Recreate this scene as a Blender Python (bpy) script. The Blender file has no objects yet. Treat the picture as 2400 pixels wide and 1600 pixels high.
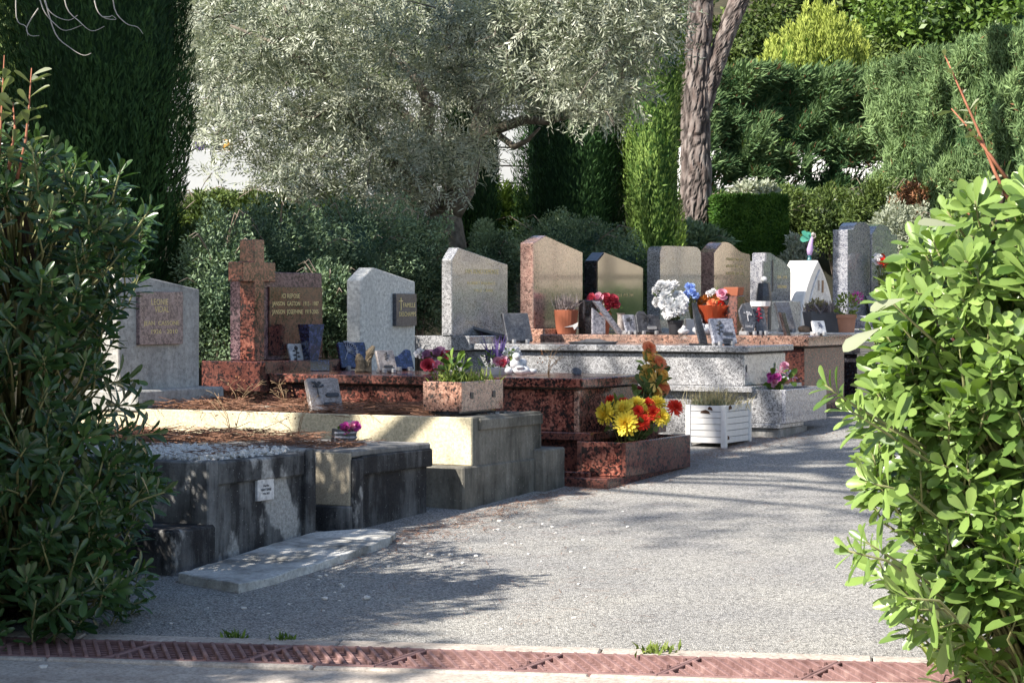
import bpy, bmesh, math, random
import numpy as np
from mathutils import Vector, Matrix, noise as mnoise

random.seed(7)
RNG = np.random.default_rng(7)
scene = bpy.context.scene
COL = scene.collection

# ------------------------------------------------------------------ camera, world, sun, exposure
FPX = 5400.0            # focal length in photograph pixels (2400 wide)
CAMZ = 1.735
PITCH = math.atan(85 / FPX)
cam = bpy.data.cameras.new('camera')
cam.sensor_width = 36.0
cam.lens = 36.0 * FPX / 2400.0
cam.clip_start = 0.1
cam.clip_end = 500
cam.dof.use_dof = False
cam.dof.focus_distance = 14.0
cam.dof.aperture_fstop = 18
camo = bpy.data.objects.new('camera', cam)
COL.objects.link(camo)
camo.location = (0, 0, CAMZ)
camo.rotation_euler = (math.pi / 2 - PITCH, 0, 0)
scene.camera = camo
scene.render.resolution_x, scene.render.resolution_y = 1024, 682

SUN_EL = math.radians(41)
SUN_FROM = Vector((-0.80, -0.60, 0)).normalized()      # horizontal direction the sun comes from
SUN_DIR = Vector((SUN_FROM.x * math.cos(SUN_EL), SUN_FROM.y * math.cos(SUN_EL), math.sin(SUN_EL)))
world = bpy.data.worlds.new('World')
scene.world = world
world.use_nodes = True
wn = world.node_tree
wn.nodes.clear()
sky = wn.nodes.new('ShaderNodeTexSky')
sky.sky_type = 'NISHITA'
sky.sun_disc = False
sky.sun_elevation = SUN_EL
sky.sun_rotation = math.atan2(SUN_FROM.x, SUN_FROM.y)
bgn = wn.nodes.new('ShaderNodeBackground')
bgn.inputs['Strength'].default_value = 0.10
wout = wn.nodes.new('ShaderNodeOutputWorld')
wn.links.new(sky.outputs[0], bgn.inputs[0])
wn.links.new(bgn.outputs[0], wout.inputs[0])
sun = bpy.data.lights.new('sun', 'SUN')
sun.energy = 5.0
sun.angle = math.radians(0.55)
sun.color = (1.0, 0.94, 0.84)
suno = bpy.data.objects.new('sun', sun)
COL.objects.link(suno)
suno.rotation_euler = SUN_DIR.to_track_quat('Z', 'Y').to_euler()
suno.location = (-20, -15, 25)
scene.view_settings.view_transform = 'Standard'
scene.view_settings.look = 'None'
scene.view_settings.exposure = 1.2
scene.view_settings.gamma = 1.0
scene.view_settings.use_curve_mapping = False

# ------------------------------------------------------------------ photograph pixel -> place
def ray(px, py):
    xc = (px - 1200) / FPX
    yc = -(py - 800) / FPX
    s, c = math.sin(PITCH), math.cos(PITCH)
    return Vector((xc, c + yc * s, -s + yc * c))
def at(px, py, D):
    d = ray(px, py)
    return Vector((0, 0, CAMZ)) + d * (D / d.y)

TH = math.radians(28)
ER = Vector((math.sin(TH), math.cos(TH), 0))            # along the row of graves, away from the camera
EG = Vector((math.cos(TH), -math.sin(TH), 0))           # from head to foot of a grave
ROT = math.atan2(ER.y, ER.x)
P0 = Vector((-0.273, 12.0, 0))
def udist(x, y):
    return -((x - P0.x) * EG.x + (y - P0.y) * EG.y)
def sstep(a, b, t):
    t = max(0.0, min(1.0, (t - a) / (b - a)))
    return t * t * (3 - 2 * t)
def gz(x, y):
    z = 0.055 * max(y, -5)
    u = udist(x, y)
    z += 1.35 * sstep(2.9, 5.2, u) + 0.03 * max(0, u - 5.2)
    z += 1.1 * sstep(29.5, 32.5, y) * sstep(-1.0, 2.0, x)* (1 - sstep(2.9, 5.2, u))
    z += 0.62 * max(0, y - 37)
    return z
def ground_hit(px, py):
    d = ray(px, py)
    t = CAMZ / (-(d.z) + 0.055 * d.y)
    return Vector((0, 0, CAMZ)) + d * t

# ------------------------------------------------------------------ objects
def link(o, parent=None):
    COL.objects.link(o)
    if parent is not None:
        o.parent = parent
    return o
def tag(o, label=None, cat=None, group=None, kind=None):
    if label: o['label'] = label
    if cat: o['category'] = cat
    if group: o['group'] = group
    if kind: o['kind'] = kind
    return o
def thing(name, label, cat, loc=(0, 0, 0), rotz=0.0, group=None):
    o = bpy.data.objects.new(name, None)
    o.empty_display_size = 0.1
    COL.objects.link(o)
    o.location = loc
    o.rotation_euler = (0, 0, rotz)
    return tag(o, label, cat, group)
def obj(name, me, mat, parent=None):
    if mat is not None and len(me.materials) == 0:
        me.materials.append(mat)
    return link(bpy.data.objects.new(name, me), parent)

class MB:
    """collects shapes into one bmesh and links them as one mesh object"""
    def __init__(self):
        self.bm = bmesh.new()
    def box(self, x0, x1, y0, y1, z0, z1, M=None):
        vs = [self.bm.verts.new((x, y, z)) for x in (x0, x1) for y in (y0, y1) for z in (z0, z1)]
        if M is not None:
            for v in vs: v.co = M @ v.co
        for f in ((0, 1, 3, 2), (4, 6, 7, 5), (0, 4, 5, 1), (2, 3, 7, 6), (0, 2, 6, 4), (1, 5, 7, 3)):
            self.bm.faces.new([vs[i] for i in f])
        return self
    def prism(self, pts, y0, y1, M=None):
        """polygon in (x,z), extruded along y"""
        a = [self.bm.verts.new((p[0], y0, p[1])) for p in pts]
        b = [self.bm.verts.new((p[0], y1, p[1])) for p in pts]
        if M is not None:
            for v in a + b: v.co = M @ v.co
        n = len(pts)
        self.bm.faces.new(a); self.bm.faces.new(list(reversed(b)))
        for i in range(n):
            self.bm.faces.new((a[i], b[i], b[(i + 1) % n], a[(i + 1) % n]))
        return self
    def slab(self, pts, z0, z1):
        """polygon in (x,y), extruded along z"""
        a = [self.bm.verts.new((p[0], p[1], z0)) for p in pts]
        b = [self.bm.verts.new((p[0], p[1], z1)) for p in pts]
        n = len(pts)
        self.bm.faces.new(list(reversed(a))); self.bm.faces.new(b)
        for i in range(n):
            self.bm.faces.new((a[i], a[(i + 1) % n], b[(i + 1) % n], b[i]))
        return self
    def tube(self, pts, radii, seg=8, cap=True):
        pts = [Vector(p) for p in pts]
        rings = []
        up = Vector((0.31, 0.2, 0.93)).normalized()
        for i, p in enumerate(pts):
            t = (pts[min(i + 1, len(pts) - 1)] - pts[max(i - 1, 0)])
            if t.length < 1e-9: t = Vector((0, 0, 1))
            t.normalize()
            a = t.cross(up)
            if a.length < 1e-3: a = t.cross(Vector((1, 0, 0)))
            a.normalize(); b = t.cross(a)
            r = radii[i] if hasattr(radii, '__len__') else radii
            rings.append([self.bm.verts.new(p + (a * math.cos(2 * math.pi * k / seg) + b * math.sin(2 * math.pi * k / seg)) * r) for k in range(seg)])
        for i in range(len(rings) - 1):
            for k in range(seg):
                self.bm.faces.new((rings[i][k], rings[i][(k + 1) % seg], rings[i + 1][(k + 1) % seg], rings[i + 1][k]))
        if cap:
            try:
                self.bm.faces.new(list(reversed(rings[0]))); self.bm.faces.new(rings[-1])
            except ValueError: pass
        return self
    def lathe(self, prof, seg=20, c=(0, 0, 0), sx=1.0, sy=1.0):
        """profile list of (r,z), closed where r = 0"""
        rings = []
        for r, z in prof:
            if r < 1e-6:
                rings.append([self.bm.verts.new((c[0], c[1], c[2] + z))])
            else:
                rings.append([self.bm.verts.new((c[0] + sx * r * math.cos(2 * math.pi * k / seg), c[1] + sy * r * math.sin(2 * math.pi * k / seg), c[2] + z)) for k in range(seg)])
        for A, B in zip(rings, rings[1:]):
            for k in range(seg):
                k2 = (k + 1) % seg
                if len(A) == 1 and len(B) == 1: continue
                if len(A) == 1: self.bm.faces.new((A[0], B[k2], B[k]))
                elif len(B) == 1: self.bm.faces.new((A[k], A[k2], B[0]))
                else: self.bm.faces.new((A[k], A[k2], B[k2], B[k]))
        return self
    def blob(self, c, r, sub=2, amp=0.15, seed=0, sc=(1, 1, 1)):
        ret = bmesh.ops.create_icosphere(self.bm, subdivisions=sub, radius=1.0)
        for v in ret['verts']:
            n = mnoise.noise(v.co * 1.7 + Vector((seed, seed * 0.7, 0)))
            k = r * (1 + amp * n * 2)
            v.co = Vector((c[0] + v.co.x * k * sc[0], c[1] + v.co.y * k * sc[1], c[2] + v.co.z * k * sc[2]))
        return self
    def mesh(self, name, bevel=0, smooth=False, seg=1):
        bm = self.bm
        bmesh.ops.recalc_face_normals(bm, faces=bm.faces[:])
        if bevel:
            ed = [e for e in bm.edges if len(e.link_faces) == 2 and e.calc_face_angle(0) > 0.5]
            bmesh.ops.bevel(bm, geom=ed, offset=bevel, segments=seg, affect='EDGES', clamp_overlap=True)
        me = bpy.data.meshes.new(name)
        bm.to_mesh(me); bm.free()
        if smooth:
            me.polygons.foreach_set('use_smooth', [True] * len(me.polygons))
        return me
    def build(self, name, mat, parent=None, bevel=0, smooth=False, seg=1):
        return obj(name, self.mesh(name, bevel, smooth, seg), mat, parent)

def rough_up(me, amp, scale, seed=0, sub=0):
    """jitter vertices of a mesh by noise, after optional subdivision of its edges"""
    bm = bmesh.new(); bm.from_mesh(me)
    if sub:
        for _ in range(sub):
            ed = [e for e in bm.edges if e.calc_length() > 0.09]
            bmesh.ops.subdivide_edges(bm, edges=ed, cuts=1, use_grid_fill=True)
    for v in bm.verts:
        n = mnoise.noise_vector(v.co * scale + Vector((seed, -seed, seed * .3)))
        v.co += n * amp
    bm.to_mesh(me); bm.free()
    return me

class Frame:
    """a grave's own axes: x across the row (away), y from foot to head, z up; origin at the near foot corner on the ground"""
    def __init__(self, px, D, z0=None, th=0.0):
        self.P = Vector(((px - 1200) / FPX * D, D, 0))
        self.rot = ROT + th
        self.ex = Vector((math.cos(self.rot), math.sin(self.rot), 0)); self.ey = Vector((-self.ex.y, self.ex.x, 0))
        self.z0 = gz(self.P.x, self.P.y) if z0 is None else z0
        self.P.z = self.z0
    def toL(self, w):
        d = w - self.P
        return Vector((d.dot(self.ex), d.dot(self.ey), d.z))
    def toW(self, x, y, z):
        return self.P + self.ex * x + self.ey * y + Vector((0, 0, z))
    def _pl(self, px, py, ax, c):
        d = ray(px, py); C = Vector((0, 0, CAMZ))
        t = (c - (C - self.P).dot(ax)) / d.dot(ax)
        return self.toL(C + d * t)
    def side(self, px, py, x=0.0):
        p = self._pl(px, py, self.ex, x); return p.y, p.z
    def front(self, px, py, y=0.0):
        p = self._pl(px, py, self.ey, y); return p.x, p.z
    def top(self, px, py, z):
        d = ray(px, py); C = Vector((0, 0, CAMZ))
        t = (self.z0 + z - C.z) / d.z
        return self.toL(C + d * t)
    def ysolve(self, px, x, z):
        k = (px - 1200) / FPX
        # point P + ex x + ey y : X - k*Y' = 0
        def f(y):
            w = self.toW(x, y, z)
            Yc = w.y * math.cos(PITCH) - (w.z - CAMZ) * math.sin(PITCH)
            return w.x - k * Yc
        a, b = -3.0, 6.0
        fa = f(a)
        for _ in range(50):
            m = (a + b) / 2
            if (f(m) > 0) == (fa > 0): a = m
            else: b = m
        return (a + b) / 2
    def place(self, px, x, z):
        """world point on the slab (height z) at width coordinate x which is seen at column px"""
        return self.toW(x, self.ysolve(px, x, z), z)

# ------------------------------------------------------------------ materials
def newmat(name):
    m = bpy.data.materials.new(name)
    m.use_nodes = True
    nt = m.node_tree
    nt.nodes.clear()
    out = nt.nodes.new('ShaderNodeOutputMaterial')
    b = nt.nodes.new('ShaderNodeBsdfPrincipled')
    nt.links.new(b.outputs[0], out.inputs[0])
    return m, nt, b, out
def nd(nt, t, props=None, **inp):
    n = nt.nodes.new(t)
    for k, v in (props or {}).items(): setattr(n, k, v)
    for k, v in inp.items():
        key = k.replace('_', ' ')
        s = n.inputs[int(k[1:])] if (k[0] == 'i' and k[1:].isdigit()) else n.inputs[key]
        if hasattr(v, 'is_output') or isinstance(v, bpy.types.NodeSocket): nt.links.new(v, s)
        else: s.default_value = v
    return n
def ramp(nt, fac, stops, interp='LINEAR'):
    n = nt.nodes.new('ShaderNodeValToRGB')
    n.color_ramp.interpolation = interp
    els = n.color_ramp.elements
    while len(els) < len(stops): els.new(0.5)
    for e, (p, c) in zip(els, stops):
        e.position = p
        e.color = (c, c, c, 1) if not hasattr(c, '__len__') else (*c, 1)
    nt.links.new(fac, n.inputs[0])
    return n.outputs[0]
def mix(nt, fac, a, b, mode='MIX'):
    n = nt.nodes.new('ShaderNodeMix')
    n.data_type = 'RGBA'; n.blend_type = mode
    for s, v in ((n.inputs[0], fac), (n.inputs[6], a), (n.inputs[7], b)):
        if isinstance(v, bpy.types.NodeSocket): nt.links.new(v, s)
        elif hasattr(v, '__len__'): s.default_value = (*v, 1) if len(v) == 3 else v
        else: s.default_value = v
    return n.outputs[2]
def coords(nt, scale=(1, 1, 1), kind='Object', off=(0, 0, 0)):
    tc = nt.nodes.new('ShaderNodeTexCoord')
    mp = nt.nodes.new('ShaderNodeMapping')
    mp.inputs['Scale'].default_value = scale
    mp.inputs['Location'].default_value = off
    nt.links.new(tc.outputs[kind], mp.inputs[0])
    return mp.outputs[0]
def bump(nt, b, height, strength, dist=0.01):
    n = nd(nt, 'ShaderNodeBump', Strength=strength, Distance=dist, Height=height)
    nt.links.new(n.outputs[0], b.inputs['Normal'])

def plain(name, col, rough=0.6, spec=0.4, var=0.12, scale=14, bmp=0.0):
    m, nt, b, out = newmat(name)
    v = coords(nt)
    n = nd(nt, 'ShaderNodeTexNoise', Vector=v, Scale=scale, Detail=5.0)
    lo = [c * (1 - var) for c in col]; hi = [min(1, c * (1 + var)) for c in col]
    nt.links.new(ramp(nt, n.outputs[0], [(0.3, lo), (0.7, hi)]), b.inputs['Base Color'])
    b.inputs['Roughness'].default_value = rough
    b.inputs['Specular IOR Level'].default_value = spec
    if bmp:
        bump(nt, b, n.outputs[0], bmp)
    return m

def granite(name, stops, scale=90, rough=0.12, ior=1.6, blot=0.0, dust=0.12, coat=0.7):
    """polished speckled stone: random crystal colours from Voronoi cells"""
    m, nt, b, out = newmat(name)
    v = coords(nt)
    vo = nd(nt, 'ShaderNodeTexVoronoi', Vector=v, Scale=scale)
    vo2 = nd(nt, 'ShaderNodeTexVoronoi', Vector=v, Scale=scale * 0.43)
    sp = nd(nt, 'ShaderNodeSeparateColor', Color=vo.outputs['Color'])
    sp2 = nd(nt, 'ShaderNodeSeparateColor', Color=vo2.outputs['Color'])
    a = nd(nt, 'ShaderNodeMath', {'operation': 'MULTIPLY'}, i0=sp.outputs[0], i1=0.62)
    c = nd(nt, 'ShaderNodeMath', {'operation': 'MULTIPLY_ADD'}, i0=sp2.outputs[1], i1=0.38, i2=a.outputs[0])
    col = ramp(nt, c.outputs[0], stops)
    no = nd(nt, 'ShaderNodeTexNoise', Vector=v, Scale=2.2, Detail=6.0, Roughness=0.65)
    dm = ramp(nt, no.outputs[0], [(0.42, 0.0), (0.75, dust * 2)])
    col = mix(nt, dm, col, (0.42, 0.38, 0.33))
    nt.links.new(col, b.inputs['Base Color'])
    nt.links.new(ramp(nt, no.outputs[0], [(0.35, rough * 0.8), (0.7, rough * 1.8 + 0.04)]), b.inputs['Roughness'])
    b.inputs['IOR'].default_value = ior
    if rough < 0.3:
        b.inputs['Coat Weight'].default_value = coat; b.inputs['Coat IOR'].default_value = 1.6; b.inputs['Coat Roughness'].default_value = 0.05
    return m

def concrete(name, light, dark, bias=0.5, patch=None, soft=0.12, gritscale=90, bmp=0.5, streak=1.0, seed=0.0, pbias=0.62):
    """weathered cement: dark lichen staining with streaks, optional bare patches"""
    m, nt, b, out = newmat(name)
    v = coords(nt, off=(seed, seed * 1.7, seed * 0.3))
    vs = coords(nt, (5.5, 5.5, 0.9), off=(seed, 0, seed))
    n1 = nd(nt, 'ShaderNodeTexNoise', Vector=v, Scale=2.6, Detail=9.0, Roughness=0.68)
    n2 = nd(nt, 'ShaderNodeTexNoise', Vector=vs, Scale=1.4, Detail=7.0, Roughness=0.7)
    n3 = nd(nt, 'ShaderNodeTexNoise', Vector=v, Scale=gritscale * 0.7, Detail=6.0, Roughness=0.75)
    s = nd(nt, 'ShaderNodeMath', {'operation': 'MULTIPLY_ADD'}, i0=n2.outputs[0], i1=0.55 * streak, i2=nd(nt, 'ShaderNodeMath', {'operation': 'MULTIPLY'}, i0=n1.outputs[0], i1=1 - 0.55 * streak).outputs[0])
    s = nd(nt, 'ShaderNodeMath', {'operation': 'MULTIPLY_ADD'}, i0=n3.outputs[0], i1=0.3, i2=nd(nt, 'ShaderNodeMath', {'operation': 'SUBTRACT'}, i0=s.outputs[0], i1=0.15).outputs[0])
    col = ramp(nt, s.outputs[0], [(bias - soft, light), (bias, [(a + c) * .5 for a, c in zip(light, dark)]), (bias + soft, dark)])
    if patch is not None:
        n4 = nd(nt, 'ShaderNodeTexNoise', Vector=coords(nt, (2.4, 2.4, 1.5), off=(seed * 3 + 2, 5, 1)), Scale=1.25, Detail=8.0, Roughness=0.55)
        pm = ramp(nt, n4.outputs[0], [(pbias - 0.012, 0.0), (pbias + 0.02, 0.9)])
        col = mix(nt, pm, col, patch)
    g = ramp(nt, n3.outputs[0], [(0.32, 0.5), (0.68, 1.4)])
    col = mix(nt, 1.0, col, g, 'MULTIPLY')
    spk = nd(nt, 'ShaderNodeTexVoronoi', Vector=v, Scale=38.0)
    sm = ramp(nt, spk.outputs['Distance'], [(0.07, 0.55), (0.12, 0.0)])
    col = mix(nt, sm, col, [min(0.7, c * 1.5) for c in light])
    nt.links.new(col, b.inputs['Base Color'])
    b.inputs['Roughness'].default_value = 0.9
    b.inputs['Specular IOR Level'].default_value = 0.2
    bump(nt, b, n3.outputs[0], bmp, 0.006)
    return m

def leafmat(name, dark, light, rough=0.45, trans=0.3, spec=0.4, back=None, tcol=None):
    """leaf colours vary by a per-leaf attribute; light passes through the blade"""
    m, nt, b, out = newmat(name)
    at_ = nd(nt, 'ShaderNodeAttribute', {'attribute_name': 'tint'})
    col = ramp(nt, at_.outputs['Fac'], [(0.0, dark), (1.0, light)])  # cores without tint fall to the dark end, standing for inner shade
    if back is not None:
        ge = nd(nt, 'ShaderNodeNewGeometry')
        col = mix(nt, ge.outputs['Backfacing'], col, back)
    nt.links.new(col, b.inputs['Base Color'])
    b.inputs['Roughness'].default_value = rough
    b.inputs['Specular IOR Level'].default_value = spec
    tr = nd(nt, 'ShaderNodeBsdfTranslucent')
    nt.links.new(mix(nt, 1.0, col, tcol or (1.0, 1.05, 0.45), 'MULTIPLY'), tr.inputs[0])
    ms = nd(nt, 'ShaderNodeMixShader')
    ms.inputs[0].default_value = trans
    nt.links.new(b.outputs[0], ms.inputs[1]); nt.links.new(tr.outputs[0], ms.inputs[2])
    nt.links.new(ms.outputs[0], out.inputs[0])
    return m
M = {}
def build_materials():
    # grey, white and blue tones are neutral: the shade is blue from the sky
    M['grey_granite'] = granite('grey_granite', [(0.18, (0.06, 0.06, 0.065)), (0.4, (0.19, 0.19, 0.2)), (0.6, (0.3, 0.3, 0.31)), (0.85, (0.42, 0.42, 0.43))], 190, 0.16, coat=0.5)
    M['blue_granite'] = granite('blue_granite', [(0.2, (0.06, 0.06, 0.09)), (0.45, (0.22, 0.23, 0.27)), (0.75, (0.36, 0.36, 0.38))], 160, 0.16)
    M['pale_granite'] = granite('pale_granite', [(0.15, (0.2, 0.2, 0.2)), (0.4, (0.46, 0.45, 0.44)), (0.75, (0.58, 0.57, 0.55))], 120, 0.2)
    M['red_granite'] = granite('red_granite', [(0.26, (0.014, 0.01, 0.01)), (0.42, (0.07, 0.022, 0.018)), (0.6, (0.2, 0.06, 0.042)), (0.85, (0.33, 0.13, 0.09))], 85, 0.12, 1.42, dust=0.06, coat=0.05)
    M['dark_red_granite'] = granite('dark_red_granite', [(0.22, (0.012, 0.008, 0.01)), (0.45, (0.08, 0.03, 0.025)), (0.75, (0.14, 0.05, 0.038))], 90, 0.12, 1.42, dust=0.05, coat=0.08)
    M['mottled_granite'] = granite('mottled_granite', [(0.25, (0.02, 0.014, 0.02)), (0.45, (0.11, 0.06, 0.07)), (0.72, (0.22, 0.14, 0.15))], 105, 0.28, 1.3, dust=0.06, coat=0.0)
    M['pink_granite'] = granite('pink_granite', [(0.2, (0.03, 0.022, 0.02)), (0.34, (0.2, 0.1, 0.075)), (0.52, (0.32, 0.16, 0.11)), (0.8, (0.45, 0.27, 0.2))], 120, 0.14, 1.7)
    M['rose_granite'] = granite('rose_granite', [(0.15, (0.1, 0.06, 0.05)), (0.45, (0.3, 0.17, 0.14)), (0.8, (0.42, 0.27, 0.22))], 110, 0.12, 1.75)
    M['black_granite'] = granite('black_granite', [(0.2, (0.006, 0.006, 0.008)), (0.6, (0.018, 0.018, 0.024)), (0.9, (0.05, 0.05, 0.06))], 120, 0.07, 1.75, dust=0.03)
    M['navy_granite'] = granite('navy_granite', [(0.2, (0.006, 0.009, 0.03)), (0.6, (0.014, 0.022, 0.075)), (0.9, (0.06, 0.08, 0.2))], 90, 0.12, 1.6, dust=0.03)
    M['slate'] = granite('slate', [(0.2, (0.03, 0.032, 0.04)), (0.6, (0.06, 0.063, 0.075)), (0.9, (0.1, 0.105, 0.12))], 120, 0.35, 1.5, dust=0.1)
    M['plaque_beige'] = granite('plaque_beige', [(0.2, (0.2, 0.17, 0.16)), (0.6, (0.31, 0.27, 0.25)), (0.9, (0.4, 0.36, 0.34))], 130, 0.4, 1.5)
    M['plaque_grey'] = granite('plaque_grey', [(0.2, (0.12, 0.12, 0.15)), (0.5, (0.27, 0.27, 0.31)), (0.85, (0.42, 0.42, 0.46))], 130, 0.3, 1.5)
    M['plaque_rose'] = granite('plaque_rose', [(0.2, (0.09, 0.06, 0.07)), (0.5, (0.24, 0.17, 0.17)), (0.85, (0.36, 0.27, 0.26))], 105, 0.3, 1.5)
    M['marble'] = granite('marble', [(0.2, (0.42, 0.42, 0.44)), (0.6, (0.6, 0.6, 0.61)), (0.9, (0.7, 0.7, 0.7))], 60, 0.3, 1.5)
    M['dark_concrete'] = concrete('dark_concrete', (0.27, 0.27, 0.265), (0.035, 0.035, 0.037), 0.46, (0.4, 0.39, 0.37), 0.1, seed=1.0, pbias=0.585)
    M['black_concrete'] = concrete('black_concrete', (0.2, 0.2, 0.2), (0.028, 0.028, 0.03), 0.43, (0.38, 0.37, 0.35), 0.1, seed=4.2, pbias=0.64)
    M['mossy_concrete'] = concrete('mossy_concrete', (0.3, 0.28, 0.24), (0.045, 0.043, 0.036), 0.47, (0.4, 0.38, 0.34), 0.13, seed=7.7, pbias=0.68)
    M['grey_concrete'] = concrete('grey_concrete', (0.36, 0.35, 0.335), (0.09, 0.088, 0.085), 0.5, None, 0.16, seed=2.2)
    M['slab_concrete'] = concrete('slab_concrete', (0.56, 0.55, 0.52), (0.09, 0.088, 0.08), 0.56, None, 0.1, 70, 0.7, 0.2, seed=12.2)
    M['kerb_concrete'] = concrete('kerb_concrete', (0.46, 0.41, 0.36), (0.2, 0.15, 0.12), 0.6, None, 0.15, seed=3.1, bmp=0.3)
    M['yellow_render'] = concrete('yellow_render', (0.62, 0.54, 0.37), (0.38, 0.33, 0.24), 0.62, None, 0.16, 110, 0.4, seed=5.5)
    M['pebble_render'] = concrete('pebble_render', (0.46, 0.4, 0.3), (0.2, 0.17, 0.13), 0.56, None, 0.16, 170, 0.9, 0.3, seed=6.5)
    M['white_render'] = concrete('white_render', (0.6, 0.59, 0.55), (0.3, 0.29, 0.27), 0.66, None, 0.14, 60, 0.15, seed=8.1)
    M['old_white_render'] = concrete('old_white_render', (0.43, 0.42, 0.39), (0.16, 0.155, 0.15), 0.6, None, 0.15, 60, 0.2, seed=9.3)
    M['white_paint'] = plain('white_paint', (0.66, 0.64, 0.62), 0.45, 0.4, 0.05, 30)
    M['white_wall'] = plain('white_wall', (0.76, 0.75, 0.72), 0.8, 0.2, 0.05, 3)
    M['beige_wall'] = plain('beige_wall', (0.72, 0.62, 0.48), 0.8, 0.2, 0.06, 3)
    M['joint'] = plain('joint', (0.12, 0.11, 0.1), 0.9, 0.1)
    M['gold'] = plain('gold', (0.8, 0.64, 0.3), 0.5, 0.5, 0.1)
    M['engraved'] = plain('engraved', (0.1, 0.1, 0.11), 0.8, 0.2)
    M['bronze'] = plain('bronze', (0.05, 0.05, 0.055), 0.45, 0.5, 0.3, 60)
    M['steel'] = plain('steel', (0.3, 0.3, 0.31), 0.35, 0.5)
    M['black_plastic'] = plain('black_plastic', (0.022, 0.022, 0.026), 0.5, 0.4)
    M['grey_plastic'] = plain('grey_plastic', (0.1, 0.1, 0.11), 0.5, 0.4)
    M['teal_plastic'] = plain('teal_plastic', (0.02, 0.1, 0.12), 0.4, 0.4)
    M['terracotta'] = plain('terracotta', (0.3, 0.1, 0.055), 0.8, 0.2, 0.12, 12, 0.1)
    M['pale_terracotta'] = plain('pale_terracotta', (0.42, 0.2, 0.125), 0.8, 0.2, 0.12, 12, 0.1)
    M['ceramic'] = plain('ceramic', (0.6, 0.6, 0.6), 0.3, 0.5, 0.06)
    M['peeled'] = plain('peeled', (0.09, 0.05, 0.03), 0.8, 0.2)
    M['wood_stone'] = plain('wood_stone', (0.22, 0.17, 0.11), 0.8, 0.2, 0.5, 45, 0.6)
    M['stone_brown'] = plain('stone_brown', (0.26, 0.17, 0.11), 0.8, 0.2, 0.4, 25, 0.3)
    M['soil'] = plain('soil', (0.075, 0.05, 0.035), 0.95, 0.1, 0.5, 30, 0.8)
    M['needle'] = plain('needle', (0.21, 0.11, 0.07), 0.8, 0.2, 0.35, 60)
    M['dry_stem'] = plain('dry_stem', (0.32, 0.22, 0.13), 0.8, 0.2, 0.3, 20)
    M['white_stone'] = plain('white_stone', (0.66, 0.63, 0.59), 0.85, 0.2, 0.12, 20, 0.3)
    M['pale_twig'] = plain('pale_twig', (0.42, 0.39, 0.35), 0.8, 0.2, 0.2, 20)
    M['twig'] = plain('twig', (0.25, 0.2, 0.16), 0.8, 0.2, 0.3, 20)
    M['red_twig'] = plain('red_twig', (0.3, 0.12, 0.07), 0.7, 0.2, 0.3, 20)
    M['green_twig'] = plain('green_twig', (0.2, 0.2, 0.09), 0.7, 0.2, 0.3, 20)
    M['olive_bark'] = plain('olive_bark', (0.15, 0.13, 0.105), 0.9, 0.2, 0.5, 18, 0.9)
    M['dark_bark'] = plain('dark_bark', (0.06, 0.045, 0.035), 0.9, 0.2, 0.5, 18, 0.8)
    # cast iron grate, rusted
    m, nt, b, out = newmat('rusty_iron')
    v = coords(nt)
    n = nd(nt, 'ShaderNodeTexNoise', Vector=v, Scale=9.0, Detail=7.0)
    nt.links.new(ramp(nt, n.outputs[0], [(0.3, (0.12, 0.06, 0.055)), (0.55, (0.23, 0.13, 0.12)), (0.75, (0.32, 0.2, 0.18))]), b.inputs['Base Color'])
    b.inputs['Roughness'].default_value = 0.75
    bump(nt, b, nd(nt, 'ShaderNodeTexNoise', Vector=v, Scale=180.0).outputs[0], 0.3, 0.003)
    M['rusty_iron'] = m
    # old asphalt: fine pale chippings in a dark binder, worn patches, reddish needle dust
    m, nt, b, out = newmat('asphalt')
    v = coords(nt)
    n1 = nd(nt, 'ShaderNodeTexNoise', Vector=v, Scale=1.3, Detail=6.0, Roughness=0.6)
    vo = nd(nt, 'ShaderNodeTexVoronoi', Vector=v, Scale=140.0)
    sp = nd(nt, 'ShaderNodeSeparateColor', Color=vo.outputs['Color'])
    chip = ramp(nt, sp.outputs[0], [(0.0, (0.14, 0.137, 0.132)), (0.35, (0.3, 0.293, 0.28)), (0.75, (0.43, 0.418, 0.4)), (1.0, (0.54, 0.525, 0.5))])
    gap = ramp(nt, vo.outputs['Distance'], [(0.35, 1.0), (0.75, 0.6)])
    c = mix(nt, 1.0, chip, gap, 'MULTIPLY')
    c = mix(nt, 1.0, c, ramp(nt, n1.outputs[0], [(0.3, (0.82, 0.82, 0.84)), (0.7, (1.12, 1.1, 1.05))]), 'MULTIPLY')
    n2 = nd(nt, 'ShaderNodeTexNoise', Vector=coords(nt, (1, 1.4, 1), off=(4, 1, 0)), Scale=2.4, Detail=9.0, Roughness=0.75)
    c = mix(nt, ramp(nt, n2.outputs[0], [(0.62, 0.0), (0.78, 0.35)]), c, (0.24, 0.14, 0.09))
    nt.links.new(c, b.inputs['Base Color'])
    b.inputs['Roughness'].default_value = 0.92
    b.inputs['Specular IOR Level'].default_value = 0.2
    bump(nt, b, vo.outputs['Distance'], 0.9, 0.006)
    M['asphalt'] = m
    # earth and leaf litter under the shrubs
    m, nt, b, out = newmat('earth')
    v = coords(nt)
    n1 = nd(nt, 'ShaderNodeTexNoise', Vector=v, Scale=3.0, Detail=10.0, Roughness=0.75)
    nt.links.new(ramp(nt, n1.outputs[0], [(0.3, (0.018, 0.02, 0.01)), (0.5, (0.04, 0.038, 0.02)), (0.7, (0.075, 0.06, 0.035))]), b.inputs['Base Color'])
    b.inputs['Roughness'].default_value = 0.95
    bump(nt, b, n1.outputs[0], 0.8, 0.05)
    M['earth'] = m
    # pine bark: colours follow the modelled plates by an attribute
    m, nt, b, out = newmat('pine_bark')
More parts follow.
